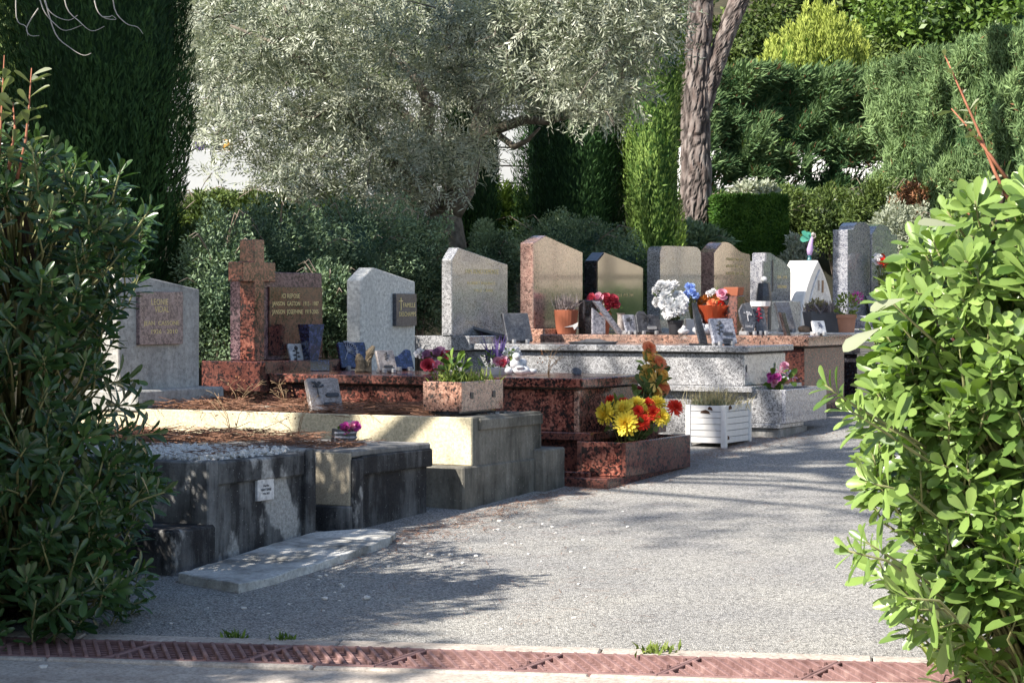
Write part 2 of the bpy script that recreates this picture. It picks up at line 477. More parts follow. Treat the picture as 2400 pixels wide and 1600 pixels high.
    v = coords(nt, (9, 9, 4))
    at_ = nd(nt, 'ShaderNodeAttribute', {'attribute_name': 'tint'})
    n1 = nd(nt, 'ShaderNodeTexNoise', Vector=v, Scale=2.0, Detail=8.0)
    pc = ramp(nt, n1.outputs[0], [(0.3, (0.09, 0.06, 0.05)), (0.5, (0.18, 0.145, 0.13)), (0.72, (0.27, 0.235, 0.215))])
    c = mix(nt, at_.outputs['Fac'], (0.022, 0.015, 0.013), pc)
    nt.links.new(c, b.inputs['Base Color'])
    b.inputs['Roughness'].default_value = 0.9
    bump(nt, b, n1.outputs[0], 0.6, 0.02)
    M['pine_bark'] = m
    # foliage
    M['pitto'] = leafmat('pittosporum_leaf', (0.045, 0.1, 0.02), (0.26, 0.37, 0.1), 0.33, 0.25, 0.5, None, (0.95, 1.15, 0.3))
    M['pitto_shaded'] = leafmat('pittosporum_leaf_shaded', (0.018, 0.047, 0.017), (0.09, 0.165, 0.052), 0.26, 0.25, 0.55, None, (0.95, 1.15, 0.3))  # same leaf darkened; the bush's shade is put into the colour
    M['eleagnus'] = leafmat('silverberry_leaf', (0.13, 0.18, 0.08), (0.26, 0.31, 0.16), 0.5, 0.25, 0.3, (0.28, 0.3, 0.2))
    M['cypress'] = leafmat('cypress_foliage', (0.014, 0.042, 0.014), (0.06, 0.13, 0.035), 0.7, 0.12, 0.2)
    M['cypress_sunlit'] = leafmat('cypress_foliage_lit_green', (0.04, 0.1, 0.02), (0.36, 0.5, 0.13), 0.7, 0.25, 0.2)  # lighter copy of the cypress green; sunlight is put into the colour
    M['hedge'] = leafmat('hedge_foliage', (0.03, 0.08, 0.03), (0.27, 0.38, 0.16), 0.7, 0.15, 0.2)
    M['box'] = leafmat('box_hedge_foliage', (0.02, 0.065, 0.008), (0.1, 0.2, 0.025), 0.6, 0.15, 0.2)
    M['gold_conifer'] = leafmat('golden_conifer_foliage', (0.06, 0.12, 0.012), (0.5, 0.56, 0.13), 0.7, 0.2, 0.2)
    M['olive'] = leafmat('olive_leaf', (0.035, 0.055, 0.028), (0.48, 0.52, 0.38), 0.4, 0.2, 0.5, (0.36, 0.38, 0.3), (1.0, 1.05, 0.6))
    M['shrub'] = leafmat('greygreen_shrub_leaf', (0.035, 0.075, 0.04), (0.25, 0.34, 0.19), 0.5, 0.2, 0.35)
    M['broadleaf'] = leafmat('broad_green_leaf', (0.04, 0.09, 0.015), (0.2, 0.3, 0.06), 0.45, 0.3, 0.35)
    M['wood'] = leafmat('woodland_leaf', (0.025, 0.05, 0.012), (0.17, 0.23, 0.06), 0.55, 0.22, 0.3)
    M['silver'] = leafmat('silver_shrub_leaf', (0.2, 0.23, 0.17), (0.42, 0.44, 0.34), 0.7, 0.2, 0.2)
    M['pine_needles'] = leafmat('pine_needle_tuft', (0.025, 0.055, 0.015), (0.09, 0.14, 0.04), 0.5, 0.15, 0.3)
    M['brown_leaf'] = leafmat('dead_spray', (0.13, 0.06, 0.03), (0.35, 0.17, 0.09), 0.8, 0.15, 0.2)
    M['grass'] = leafmat('grass_blade', (0.07, 0.12, 0.02), (0.3, 0.36, 0.08), 0.6, 0.3, 0.3)
    M['dry_grass'] = leafmat('dry_grass_blade', (0.2, 0.17, 0.09), (0.46, 0.4, 0.24), 0.8, 0.25, 0.2)
    M['lavender'] = leafmat('dry_lavender', (0.16, 0.13, 0.14), (0.32, 0.27, 0.27), 0.8, 0.15, 0.2)
    def petal(n, a, b_): M[n] = leafmat(n, a, b_, 0.6, 0.25, 0.25, None, (1, 1, 1))
    petal('petal_yellow', (0.7, 0.42, 0.02), (0.85, 0.72, 0.1))
    petal('petal_red', (0.5, 0.015, 0.012), (0.75, 0.06, 0.03))
    petal('petal_orange', (0.7, 0.17, 0.08), (0.85, 0.38, 0.2))
    petal('petal_gold', (0.7, 0.36, 0.05), (0.85, 0.6, 0.18))
    petal('petal_white', (0.6, 0.6, 0.62), (0.8, 0.8, 0.8))
    petal('petal_pink', (0.55, 0.09, 0.25), (0.78, 0.45, 0.55))
    petal('petal_magenta', (0.4, 0.02, 0.22), (0.65, 0.12, 0.42))
    petal('petal_mauve', (0.25, 0.09, 0.2), (0.45, 0.25, 0.36))
    petal('petal_crimson', (0.35, 0.02, 0.05), (0.6, 0.1, 0.14))
    petal('petal_blue', (0.12, 0.22, 0.6), (0.4, 0.52, 0.8))
    petal('petal_purple', (0.09, 0.06, 0.2), (0.22, 0.15, 0.38))
    petal('petal_amber', (0.4, 0.1, 0.02), (0.6, 0.26, 0.05))
    petal('wrap_orange', (0.5, 0.08, 0.03), (0.65, 0.15, 0.06))
    petal('wing_green', (0.05, 0.28, 0.2), (0.12, 0.42, 0.3))
    petal('dress_lilac', (0.5, 0.36, 0.6), (0.6, 0.45, 0.68))
build_materials()
# ================================================================== the setting
def hill(x, y):
    z = gz(x, min(y, 37)) + 0.62 * max(0, min(y - 37, 30)) + 0.05 * max(0, y - 67)
    return z
GA = Vector((math.cos(math.radians(-8)), math.sin(math.radians(-8)), 0))      # along the drain
GB = Vector((-GA.y, GA.x, 0))                                                  # across it, away from the camera
GO = ground_hit(1200, 1556)
def drain_b(x, y):
    return (x - GO.x) * GB.x + (y - GO.y) * GB.y

def ground_sheet():
    xs = np.concatenate([np.linspace(-160, -14, 22), np.arange(-13.6, 13.7, 0.4), np.linspace(14, 160, 22)])
    ys = np.concatenate([np.linspace(-80, -4, 12), np.arange(-3.6, 6.7, 0.8), np.arange(6.8, 10.4, 0.1), np.arange(10.8, 45.2, 0.4), np.linspace(46, 240, 30)])
    vs = []
    for y in ys:
        for x in xs:
            z = hill(x, y) + 0.03 * mnoise.noise(Vector((x * 0.9, y * 0.9, 0))) * (1 if udist(x, y) > 0.5 else 0) - 0.02
            if abs(drain_b(x, y)) < 0.32: z -= 0.16
            vs.append((x, y, z))
    nx = len(xs)
    fs = [(j * nx + i, j * nx + i + 1, (j + 1) * nx + i + 1, (j + 1) * nx + i) for j in range(len(ys) - 1) for i in range(nx - 1)]
    me = bpy.data.meshes.new('ground'); me.from_pydata(vs, [], fs)
    me.polygons.foreach_set('use_smooth', [True] * len(me.polygons))
    tag(obj('ground', me, M['earth']), kind='structure')
ground_sheet()

def flat_sheet(name, mat, x0, x1, y0, y1, step, cuts, dz):
    bm = bmesh.new()
    nx, ny = int((x1 - x0) / step), int((y1 - y0) / step)
    g = [[bm.verts.new((x0 + i * step, y0 + j * step, 0)) for i in range(nx + 1)] for j in range(ny + 1)]
    for j in range(ny):
        for i in range(nx):
            bm.faces.new((g[j][i], g[j][i + 1], g[j + 1][i + 1], g[j + 1][i]))
    for co, no in cuts:
        bmesh.ops.bisect_plane(bm, geom=bm.verts[:] + bm.edges[:] + bm.faces[:], plane_co=co, plane_no=no, clear_outer=True)
    for v in bm.verts:
        v.co.z = 0.055 * v.co.y + dz + 0.006 * mnoise.noise(Vector((v.co.x * 1.3, v.co.y * 1.3, 3)))
    me = bpy.data.meshes.new(name); bm.to_mesh(me); bm.free()
    me.polygons.foreach_set('use_smooth', [True] * len(me.polygons))
    return tag(obj(name, me, mat), kind='structure')
flat_sheet('path', M['asphalt'], -7, 12, 6, 34, 0.25, [(GO + GB * 0.27, -GB), (P0 - EG * 0.5, -EG)], 0.004)
flat_sheet('road', M['kerb_concrete'], -12, 12, -14, 10, 0.25, [(GO - GB * 0.2, GB)], 0.004)

def drain():
    rz = math.atan2(GA.y, GA.x)
    sl = 0.055 * GB.y
    # concrete edging strips, cut into lengths with joints
    for b0, b1, nm in ((0.168, 0.272, 'kerb_far'), (-0.205, -0.168, 'kerb_near')):
        mb = MB(); a = -4.6
        while a < 4.6:
            ln = 0.98
            Mx = Matrix.Identity(4)
            mb.box(a, a + ln - 0.006, b0, b1, -0.16, 0.012 + 0.004 * random.random()); a += ln
        me = mb.mesh('kerb', 0.006)
        o = tag(obj(nm, me, M['kerb_concrete']), kind='structure')
        o.location = GO; o.rotation_euler = (0, 0, rz)
        for v in me.vertices: v.co.z += 0.055 * (v.co.x * GA.y + v.co.y * GB.y)
    S, SH, RS, BW = 0.50, 0.13, -0.13 / 0.33, 0.165
    mb = MB()
    rows = 8; rh = 2 * (BW - 0.012) / rows
    def lim(b): return SH * (b + BW) / (2 * BW)
    def bar(p, q, w, z0, z1):
        d = Vector((q[0] - p[0], q[1] - p[1], 0)); n = Vector((-d.y, d.x, 0)).normalized() * w / 2
        P = [Vector((p[0], p[1], 0)), Vector((q[0], q[1], 0))]
        pts = [P[0] + n, P[0] - n, P[1] - n, P[1] + n]
        mb.slab([(v.x, v.y) for v in pts], z0, z1)
    for j in range(rows + 1):
        b = -BW + 0.012 + j * rh
        hw = 0.02 if j in (0, rows) else 0.009
        bar((lim(b) + 0.003, b), (lim(b) + S - 0.003, b), hw, -0.03, -0.003 if 0 < j < rows else 0.009)
    for e in (0.008, S - 0.008):
        bar((lim(-BW) + e, -BW + .003), (lim(BW) + e, BW - .003), 0.013, -0.03, 0.008)
    for j in range(rows):
        b0 = -BW + 0.012 + j * rh; b1 = b0 + rh
        for i in range(-8, 26):
            a0 = i * 0.048 + RS * b0; a1 = i * 0.048 + RS * b1
            if a0 > lim(b0) + 0.016 and a1 > lim(b1) + 0.016 and a0 < lim(b0) + S - 0.016 and a1 < lim(b1) + S - 0.016:
                bar((a0, b0 - .002), (a1, b1 + .002), 0.015, -0.03, 0.013)
    me = mb.mesh('drain_grate', 0.0025)
    for v in me.vertices: v.co.z += 0.055 * (v.co.x * GA.y + v.co.y * GB.y)
    me.materials.append(M['rusty_iron'])
    for k in range(-9, 9):
        o = bpy.data.objects.new('drain_grate', me); COL.objects.link(o)
        p = GO + GA * (k * S + 0.03)
        o.location = (p.x, p.y, GO.z + 0.055 * (p.y - GO.y) + 0.004 + 0.003 * random.random()); o.rotation_euler = (0, 0, rz)
        tag(o, 'rusty cast iron grate section of the drain across the path', 'drain grate', 'grate sections of the drain')
    # the channel bottom
    mb = MB().box(-4.6, 4.6, -0.166, 0.166, -0.2, -0.14)
    o = tag(mb.build('channel', M['soil']), kind='structure'); o.location = GO; o.rotation_euler = (0, 0, rz)
    for v in o.data.vertices: v.co.z += 0.055 * (v.co.x * GA.y + v.co.y * GB.y)
drain()

def white_buildings():
    # columbarium behind the olive: white lit wall with horizontal joints and a shelf of urns at its left end
    D = 31.0
    a, b = at(380, 470, D), at(1330, 470, D + 2.0)
    d = (b - a); L = Vector((d.x, d.y, 0)).length; rz = math.atan2(d.y, d.x)
    z0 = gz(a.x, a.y)
    t = thing('columbarium', 'white columbarium wall with dark horizontal joints behind the olive tree', 'columbarium', (a.x, a.y, z0 - 0.1), rz)
    H = 1.55
    MB().box(0, L, 0.02, 0.5, 0, H).build('wall', M['joint'], t)
    x = 1.6
    import itertools
    z = 0.25
    k = 0
    zs = [0.0, 0.28, 0.52, 0.78, 1.1, 1.32, H]
    px = MB()
    while x < L - 0.05:
        w = min(0.62, L - x)
        for r in range(len(zs) - 1):
            me_key = (round(w, 3), r)
            MB().box(x + .008, x + w - .008, 0.0, 0.03, zs[r] + .012, zs[r + 1] - .012).build('panel', M['white_wall'], t, 0.004)
        x += 0.62
    # lower white bay with a shelf
    MB().box(-1.5, 1.58, -0.35, 0.0, 0, 0.62).build('plinth', M['white_wall'], t, 0.01)
    MB().box(-1.5, 1.58, -0.02, 0.019, 0.62, H).build('back_panel', M['white_wall'], t)
    shelfz = z0 - 0.1 + 0.62
    for pxx, h, mat, lab in ((457, .2, 'petal_purple', 'small violet urn on the white columbarium shelf'), (478, .26, 'ceramic', 'pale vase on the white columbarium shelf between the urns'), (497, .25, 'black_plastic', 'dark jar on the white columbarium shelf beside the pale vase'), (519, .16, 'petal_gold', 'small yellow flower bowl on the white columbarium shelf')):
        p = at(pxx, 405, D)
        k = (p.x - a.x) / math.cos(rz)
        w = a + Vector((math.cos(rz), math.sin(rz), 0)) * k + Vector((math.sin(rz), -math.cos(rz), 0)) * 0.18
        o = MB().lathe([(0, 0), (.05, 0), (.075, h * .35), (.07, h * .7), (.035, h * .82), (.05, h), (0, h)], 14).build('urn', M[mat], None, smooth=True)
        o.location = (w.x, w.y, shelfz + 0.002); tag(o, lab, 'urn')
    # white wall beyond the hedge on the right
    D = 33.5
    a, b = at(1590, 480, D), at(2330, 480, D)
    o = MB().box(a.x, b.x, D, D + 0.25, 1.2, CAMZ + (715 - 345) / FPX * D).build('white_wall', M['white_wall'], None, 0.02)
    tag(o, 'long white rendered wall seen through gaps in the conifer hedge', 'wall')
    # sunlit wall of niches across the path, mirrored in the polished headstones
    c = Vector((10.2, 24.6, 0)); n = Vector((-0.829, -0.559, 0)); e = Vector((0.559, -0.829, 0))
    rz = math.atan2(e.y, e.x)
    t = thing('niche_wall', 'beige wall of burial niches across the path mirrored in the headstones', 'niche wall', (c.x, c.y, gz(c.x, c.y) - 0.2), rz)
    MB().box(-5.2, 12, 0.03, 0.6, 0, 4.2).build('wall', M['joint'], t)
    me = MB().box(0.03, 0.69, 0, 0.04, 0.03, 0.61).mesh('niche_panel', 0.006); me.materials.append(M['beige_wall'])
    for i in range(24):
        for j in range(6):
            o = obj('niche_panel', me, None, t); o.location = (-5.2 + i * 0.715, 0, 0.3 + j * 0.64)
    mp = MB().box(0.2, 0.48, -0.02, 0.0, 0.2, 0.4).mesh('name_plate', 0.004); mp.materials.append(M['plaque_rose'])
    for i, j in [(i, j) for i in range(24) for j in range(6) if (i * 7 + j * 5 + i * j) % 3 == 0]:
        o = obj('name_plate', mp, None, t); o.location = (-5.2 + i * 0.715, 0, 0.3 + j * 0.64)
white_buildings()
# ================================================================== graves
def text(s, size, mat, parent, x, y, z, ext=0.0015, align='CENTER', width=None, name='inscription'):
    """raised letters on a plane facing the foot of the grave (local -y)"""
    cu = bpy.data.curves.new('t', 'FONT'); cu.body = s; cu.size = size; cu.extrude = ext
    cu.align_x = align; cu.align_y = 'CENTER'; cu.resolution_u = 2
    o = bpy.data.objects.new('t', cu); COL.objects.link(o)
    dg = bpy.context.evaluated_depsgraph_get()
    me = bpy.data.meshes.new_from_object(o.evaluated_get(dg))
    bpy.data.objects.remove(o); bpy.data.curves.remove(cu)
    if width:
        xs = [v.co.x for v in me.vertices]; w = max(xs) - min(xs); k = width / max(w, 1e-6)
        for v in me.vertices: v.co.x *= k
    for v in me.vertices:
        c = v.co.copy(); v.co = (c.x, -c.z, c.y)
    r = obj(name, me, M[mat], parent)
    r.location = (x, y, z)
    return r

def gravel(name, mat, parent, x0, x1, y0, y1, z, n, size, seed=1, heap=0.02):
    rg = np.random.default_rng(seed)
    base = [(1, 0, 0), (-1, 0, 0), (0, 1, 0), (0, -1, 0), (0, 0, 1), (0, 0, -1)]
    fa = [(0, 2, 4), (2, 1, 4), (1, 3, 4), (3, 0, 4), (2, 0, 5), (1, 2, 5), (3, 1, 5), (0, 3, 5)]
    B = np.array(base, float)
    P = np.stack([rg.uniform(x0, x1, n), rg.uniform(y0, y1, n), np.full(n, z) + rg.uniform(0, heap, n)], 1)
    s = size * rg.uniform(0.5, 1.3, (n, 1, 1)) * rg.uniform(0.6, 1.2, (n, 1, 3))
    q = rg.normal(size=(n, 3, 3)); q, _ = np.linalg.qr(q)
    V = (B[None] * s) @ q + P[:, None]
    Fc = (np.array(fa)[None] + 6 * np.arange(n)[:, None, None]).reshape(-1, 3)
    me = bpy.data.meshes.new(name)
    me.from_pydata(V.reshape(-1, 3).tolist(), [], Fc.tolist())
    return tag(obj(name, me, M[mat], parent), kind='stuff')

def needles(name, mat, parent, x0, x1, y0, y1, z, n, length=0.12, seed=1, heap=0.03, w=0.0016, dens=None):
    rg = np.random.default_rng(seed)
    P = np.stack([rg.uniform(x0, x1, n), rg.uniform(y0, y1, n), z + rg.uniform(0, 1, n) ** 2 * heap], 1)
    if dens is not None:
        keep = np.array([mnoise.noise(Vector((p[0] * 3 + seed, p[1] * 3, 0))) > dens for p in P]); P = P[keep]; n = len(P)
    a = rg.uniform(0, 2 * math.pi, n); dz = rg.normal(0, 0.13, n)
    d = np.stack([np.cos(a), np.sin(a), np.abs(dz)], 1) * (length * rg.uniform(0.4, 1.1, n))[:, None]
    u = np.cross(d, rg.normal(size=(n, 3))); u /= np.linalg.norm(u, axis=1)[:, None]; u *= w
    V = np.stack([P - u, P + u, P + d + u, P + d - u], 1).reshape(-1, 3)
    Fc = np.arange(4 * n).reshape(-1, 4)
    me = bpy.data.meshes.new(name); me.from_pydata(V.tolist(), [], Fc.tolist())
    return tag(obj(name, me, M[mat], parent), kind='stuff')

def rbox(name, mat, parent, x0, x1, y0, y1, z0, z1, bevel=0.008, amp=0.004, scale=7, sub=2):
    me = MB().box(x0, x1, y0, y1, z0, z1).mesh(name, bevel)
    rough_up(me, amp, scale, x0 * 3 + z1, sub)
    return obj(name, me, M[mat], parent)

# ---------------- grave 1: dark cement tomb with white gravel
F1 = Frame(490, 10.3)
W1 = F1.front(742, 1056)[0]; Z1 = F1.front(490, 1083)[1]; L1 = 2.0
G1 = thing('cement_tomb', 'dark stained cement tomb with white gravel on top and small name plaque', 'tomb', F1.P, F1.rot)
rbox('front_panel', 'dark_concrete', G1, .05, W1 - .03, .03, .14, -.1, Z1 - .1)
rbox('side_wall', 'dark_concrete', G1, 0.0, .09, .09, L1, -.1, Z1)
rbox('side_wall', 'dark_concrete', G1, W1 - .08, W1 - .004, .09, L1, -.1, Z1 + .008)
rbox('corner_post', 'dark_concrete', G1, -.01, .075, 0, .10, -.1, Z1 + .004)
rbox('corner_post', 'dark_concrete', G1, W1 - .085, W1, 0, .10, -.1, Z1 + .012)
rbox('cornice', 'dark_concrete', G1, .076, W1 - .086, .008, .16, Z1 - .11, Z1 - .006)
rbox('head_wall', 'dark_concrete', G1, .09, W1 - .08, L1 - .1, L1 - .002, -.1, Z1)
MB().box(.09, W1 - .08, .16, L1 - .1, Z1 - .3, Z1 - .02).build('gravel_bed', M['grey_concrete'], G1)
gravel('white_gravel', 'white_stone', G1, .06, W1 - .06, .1, L1 - .12, Z1 - .012, 5200, .016, 3, 0.028)
needles('pine_needles', 'needle', G1, .06, W1 - .06, .15, L1 - .1, Z1 + .012, 900, .11, 5, .025, dens=0.02)
def wall_plaque(F, parent, y, xL, yT, xR, yB, mat, thick=.014, name='plaque', bevel=.002):
    x0, z1 = F.front(xL, yT, y); x1, _ = F.front(xR, yT, y); _, z0 = F.front(xL, yB, y)
    o = MB().box(0, x1 - x0, -thick, 0.004, 0, z1 - z0).build(name, M[mat], parent, bevel)
    o.location = (x0, y, z0)
    return o, x1 - x0, z1 - z0
pl, w, h = wall_plaque(F1, G1, .03, 598, 1123, 637, 1174, 'marble')
pl['label'] = 'small pale name plaque with engraved lettering'
text('Durcha', .016, 'engraved', pl, w * .5, -.0152, h * .68, .0005)
text('MARY AMAR', .017, 'engraved', pl, w * .5, -.0152, h * .49, .0005, width=w * .6)
text('1926 2021', .014, 'engraved', pl, w * .5, -.0152, h * .31, .0005)

# low cement plinth beside it, half hidden by the left bush
FN = Frame(405, 10.02)
zN = FN.front(405, 1243)[1]; wN = .33
o = rbox('cement_plinth', 'black_concrete', None, 0, wN - .005, 0.0, 1.9, -.08, zN, .012, .005)
o.location = FN.P; o.rotation_euler = (0, 0, FN.rot)
tag(o, 'low dark cement plinth against the gravel topped tomb, partly under the bush', 'plinth')

# broken cement slab lying on the ground along the foot of the tombs
P = [ground_hit(*q) for q in ((418, 1366), (560, 1392), (640, 1372), (800, 1320), (905, 1283), (928, 1266), (880, 1258), (745, 1264), (520, 1330))]
me = MB().slab([(p.x, p.y) for p in P], 0, 0.05).mesh('cement_slab', 0.003)
for v in me.vertices: v.co.z += 0.055 * v.co.y - 0.01
rough_up(me, .012, 5, 2, 3); rough_up(me, .005, 19, 4, 1)
tag(obj('cement_slab', me, M['slab_concrete']), 'broken pale cement slab lying at the foot of the dark tomb', 'slab')

# ---------------- grave 2: black cement tomb with a pebble-dashed side
F2 = Frame(830, 11.26)
W2 = F2.front(1017, 1033)[0]; Z2 = F2.front(832, 1056)[1]; L2 = 2.15
zl2 = F2.front(830, 1186)[1]
G2 = thing('cement_tomb', 'blackened cement tomb with pebble dashed side and flat cement lid', 'tomb', F2.P, F2.rot)
rbox('body', 'black_concrete', G2, .012, W2 - .01, .035, L2, -.1, Z2 - .075)
rbox('corner_post', 'black_concrete', G2, 0, .09, 0, .12, -.1, Z2 - .04)
rbox('cornice', 'black_concrete', G2, .09, W2, .004, .16, Z2 - .125, Z2 - .03)
rbox('lid', 'grey_concrete', G2, 0.004, W2 + .004, .02, L2 + .02, Z2 - .036, Z2)
rbox('rendered_side', 'pebble_render', G2, -.014, .01, .02, L2, zl2, Z2 - .012, .004, .002)
rbox('side_ledge', 'dark_concrete', G2, -.045, .01, .012, L2, -.1, zl2)
needles('pine_needles', 'needle', G2, .02, W2 - .06, .62, L2 - .05, Z2 + .003, 3400, .13, 8, .045, dens=-.12)
needles('pine_needles', 'needle', G2, .02, W2 * .5, .1, .7, Z2 + .003, 350, .12, 9, .03)

# ---------------- grave 3: yellow rendered wall, white headstone
F3 = Frame(1110, 12.15)
W3 = F3.front(1270, 960)[0]; Z3 = F3.front(1110, 977)[1]; L3 = 2.62
zl3 = F3.front(1110, 1091)[1]
G3 = thing('rendered_tomb', 'pale yellow rendered tomb with mossy cement foot and white pointed headstone', 'tomb', F3.P, F3.rot)
rbox('foot_wall', 'mossy_concrete', G3, 0, W3, 0, .1, -.1, Z3)
rbox('foot_coping', 'mossy_concrete', G3, .05, W3 - .004, -.014, .05, Z3 - .075, Z3 - .012)
rbox('side_wall', 'mossy_concrete', G3, .012, .1, .1, L3, -.1, Z3 - .004)
rbox('side_wall', 'mossy_concrete', G3, W3 - .09, W3 - .003, .1, L3, -.1, Z3 - .004)
rbox('rendered_side', 'yellow_render', G3, -.014, .01, .006, L3, zl3, Z3 - .003, .004, .0015)
rbox('plinth', 'mossy_concrete', G3, -.125, W3 + .03, -.012, L3 + .05, -.12, zl3)
MB().box(.09, W3 - .08, .09, L3 - .3, Z3 - .2, Z3 - .025).build('fill', M['soil'], G3)
gravel('foot_chippings', 'white_stone', G3, .1, W3 - .1, .1, .4, Z3 - .03, 120, .014, 4)
needles('pine_needles', 'needle', G3, .02, W3 - .03, .3, L3 - .4, Z3 - .02, 5200, .14, 11, .06, dens=-.2)
ys = F3.ysolve(467, .74, .9)
zb0 = Z3 - .02
zb1 = F3.front(484, 907, ys - .12)[1]
rbox('headstone_base', 'old_white_render', G3, -.03, .83, ys - .12, ys + .26, zb0, zb1, .01, .003)
pts = [F3.front(*q, ys) for q in ((467, 678), (310, 641), (296, 640), (272, 662))]
pts = [(.74, zb1 - .005)] + [(p[0], p[1]) for p in pts] + [(-.03, zb1 - .005)]
pts[1] = (.745, pts[1][1])
st = MB().prism(pts, ys, ys + .13).build('headstone', M['old_white_render'], G3, .006)
pl, w, h = wall_plaque(F3, st, ys, 319, 683, 421, 808, 'plaque_rose', .025)
text('LEONIE', .05, 'gold', pl, w * .45, -.0265, h * .80, .0006)
text('VIDAL', .05, 'gold', pl, w * .5, -.0265, h * .66, .0006)
text('JEAN  CASSONE', .036, 'gold', pl, w * .5, -.0265, h * .40, .0006, width=w * .82)
text('1926 - 2010', .036, 'gold', pl, w * .55, -.0265, h * .24, .0006, width=w * .6)

# low cement kerb between the yellow tomb and the red one
FK = Frame(1276, 12.72)
zk = FK.front(1276, 1052)[1]
o = rbox('cement_kerb', 'mossy_concrete', None, 0, .26, .0, 1.6, -.08, zk, .01, .005)
o.location = FK.P; o.rotation_euler = (0, 0, FK.rot)
tag(o, 'low weathered cement kerb between the yellow tomb and the red granite tomb', 'kerb block')

# ---------------- grave 4: red granite tomb with cross
FR = Frame(1365, 13.28)
WR = FR.front(1523, 877)[0]; ZR = FR.front(1365, 887)[1]
GR = thing('red_tomb', 'polished red granite tomb with flat slab and headstone bearing a tall cross', 'tomb', FR.P, FR.rot)
ysR = FR.ysolve(755, .9, 1.0)
LR = ysR + .24
zs0 = FR.front(1365, 909)[1]
zb = FR.front(1365, 1012)[1]
MB().box(-.02, WR + .01, -.01, ysR - .2, zs0, ZR).build('slab', M['red_granite'], GR, .005)
MB().box(.03, WR - .03, .05, LR, zb, zs0 - .012).build('body', M['red_granite'], GR, .004)
MB().box(.04, WR - .04, .06, ysR - .2, zs0 - .013, zs0 + .001).build('joint_line', M['joint'], GR)
MB().box(.012, .034, .03, .06, zb, zs0 - .02).build('corner_trim', M['pink_granite'], GR, .002)
MB().box(-.08, WR + .05, -.09, LR + .02, zb - .045, zb).build('ledge', M['dark_red_granite'], GR, .004)
MB().box(-.02, WR + .02, -.02, LR, -.12, zb - .045).build('plinth', M['dark_red_granite'], GR, .004)
zh = FR.front(650, 846, ysR - .18)[1]
MB().box(-.05, WR + .02, ysR - .19, LR + .05, zs0 - .06, zh).build('headstone_base', M['dark_red_granite'], GR, .005)
# headstone
f = lambda px, py, y=ysR: FR.front(px, py, y)
x0 = f(600, 700)[0]; x1 = f(755, 700)[0]; zt = f(755, 640)[1]
st = MB().box(x0, x1, ysR, ysR + .2, zh, zt).build('headstone', M['mottled_granite'], GR, .006)
xa, za = f(628, 672); xb, zbb = f(752, 838)
pn = MB().box(xa, x1 - .012, ysR - .012, ysR + .002, zh + .03, za).build('inscription_panel', M['dark_red_granite'], st, .003)
cx = (x0 + x1) / 2 + .05
zz = lambda y_: f(690, y_)[1]
text('ICI REPOSE', .04, 'gold', pn, cx - .06, ysR - .0135, zz(694), .0008, width=.21)
text('JANSON  GASTON   1915 - 1987', .04, 'gold', pn, cx, ysR - .0135, zz(712), .0008, width=.54)
text('JANSON  JOSEPHINE  1919-2005', .04, 'gold', pn, cx, ysR - .0135, zz(731), .0008, width=.54)
# the cross: shaft and arms as one stone piece standing proud of the headstone
cxs0 = f(594, 600, ysR - .03)[0]; cw = .115
zct = f(600, 561, ysR - .03)[1]; za1 = f(600, 614, ysR - .03)[1]; za0 = f(600, 660, ysR - .03)[1]
arm = .125
cr = [(cxs0, zh), (cxs0 + cw, zh), (cxs0 + cw, za0), (cxs0 + cw + arm, za0), (cxs0 + cw + arm, za1), (cxs0 + cw, za1), (cxs0 + cw, zct), (cxs0, zct), (cxs0, za1), (cxs0 - arm, za1), (cxs0 - arm, za0), (cxs0, za0)]
MB().prism(cr, ysR - .035, ysR + .075).build('cross', M['red_granite'], GR, .004)

# red granite planter and step at its foot
FQ = Frame(1467, 13.0, at(1467, 1117, 13.0).z)
WQ = FQ.front(1618, 1098)[0]; ZQ = FQ.front(1467, 1037)[1]
GQ = thing('red_planter', 'red granite planter trough in front of the red tomb, filled with chrysanthemums', 'planter', FQ.P, FQ.rot)
t_ = .03; dq = .31
MB().box(0, WQ, 0, t_, 0, ZQ).build('front_panel', M['dark_red_granite'], GQ, .003)
MB().box(0, WQ, dq - t_, dq, 0, ZQ).build('back_panel', M['dark_red_granite'], GQ, .003)
MB().box(.001, t_, t_, dq - t_, 0, ZQ - .001).build('end_panel', M['red_granite'], GQ, .003)
MB().box(WQ - t_, WQ - .001, t_, dq - t_, 0, ZQ - .001).build('end_panel', M['red_granite'], GQ, .003)
MB().box(t_, WQ - t_, t_, dq - t_, 0, ZQ - .03).build('soil', M['soil'], GQ)
MB().box(-.2, WQ - .05, .02, dq + .05, -.12, 0.0).build('base_slab', M['dark_red_granite'], GQ, .004)
o = MB().box(0, .3, 0, .3, -.04, .05).build('granite_step', M['red_granite'], None, .004)
pst = ground_hit(1436, 1119)
o.location = pst - FQ.ex * .3 ; o.rotation_euler = (0, 0, FQ.rot)
tag(o, 'small red granite step on the path at the end of the red planter', 'step')

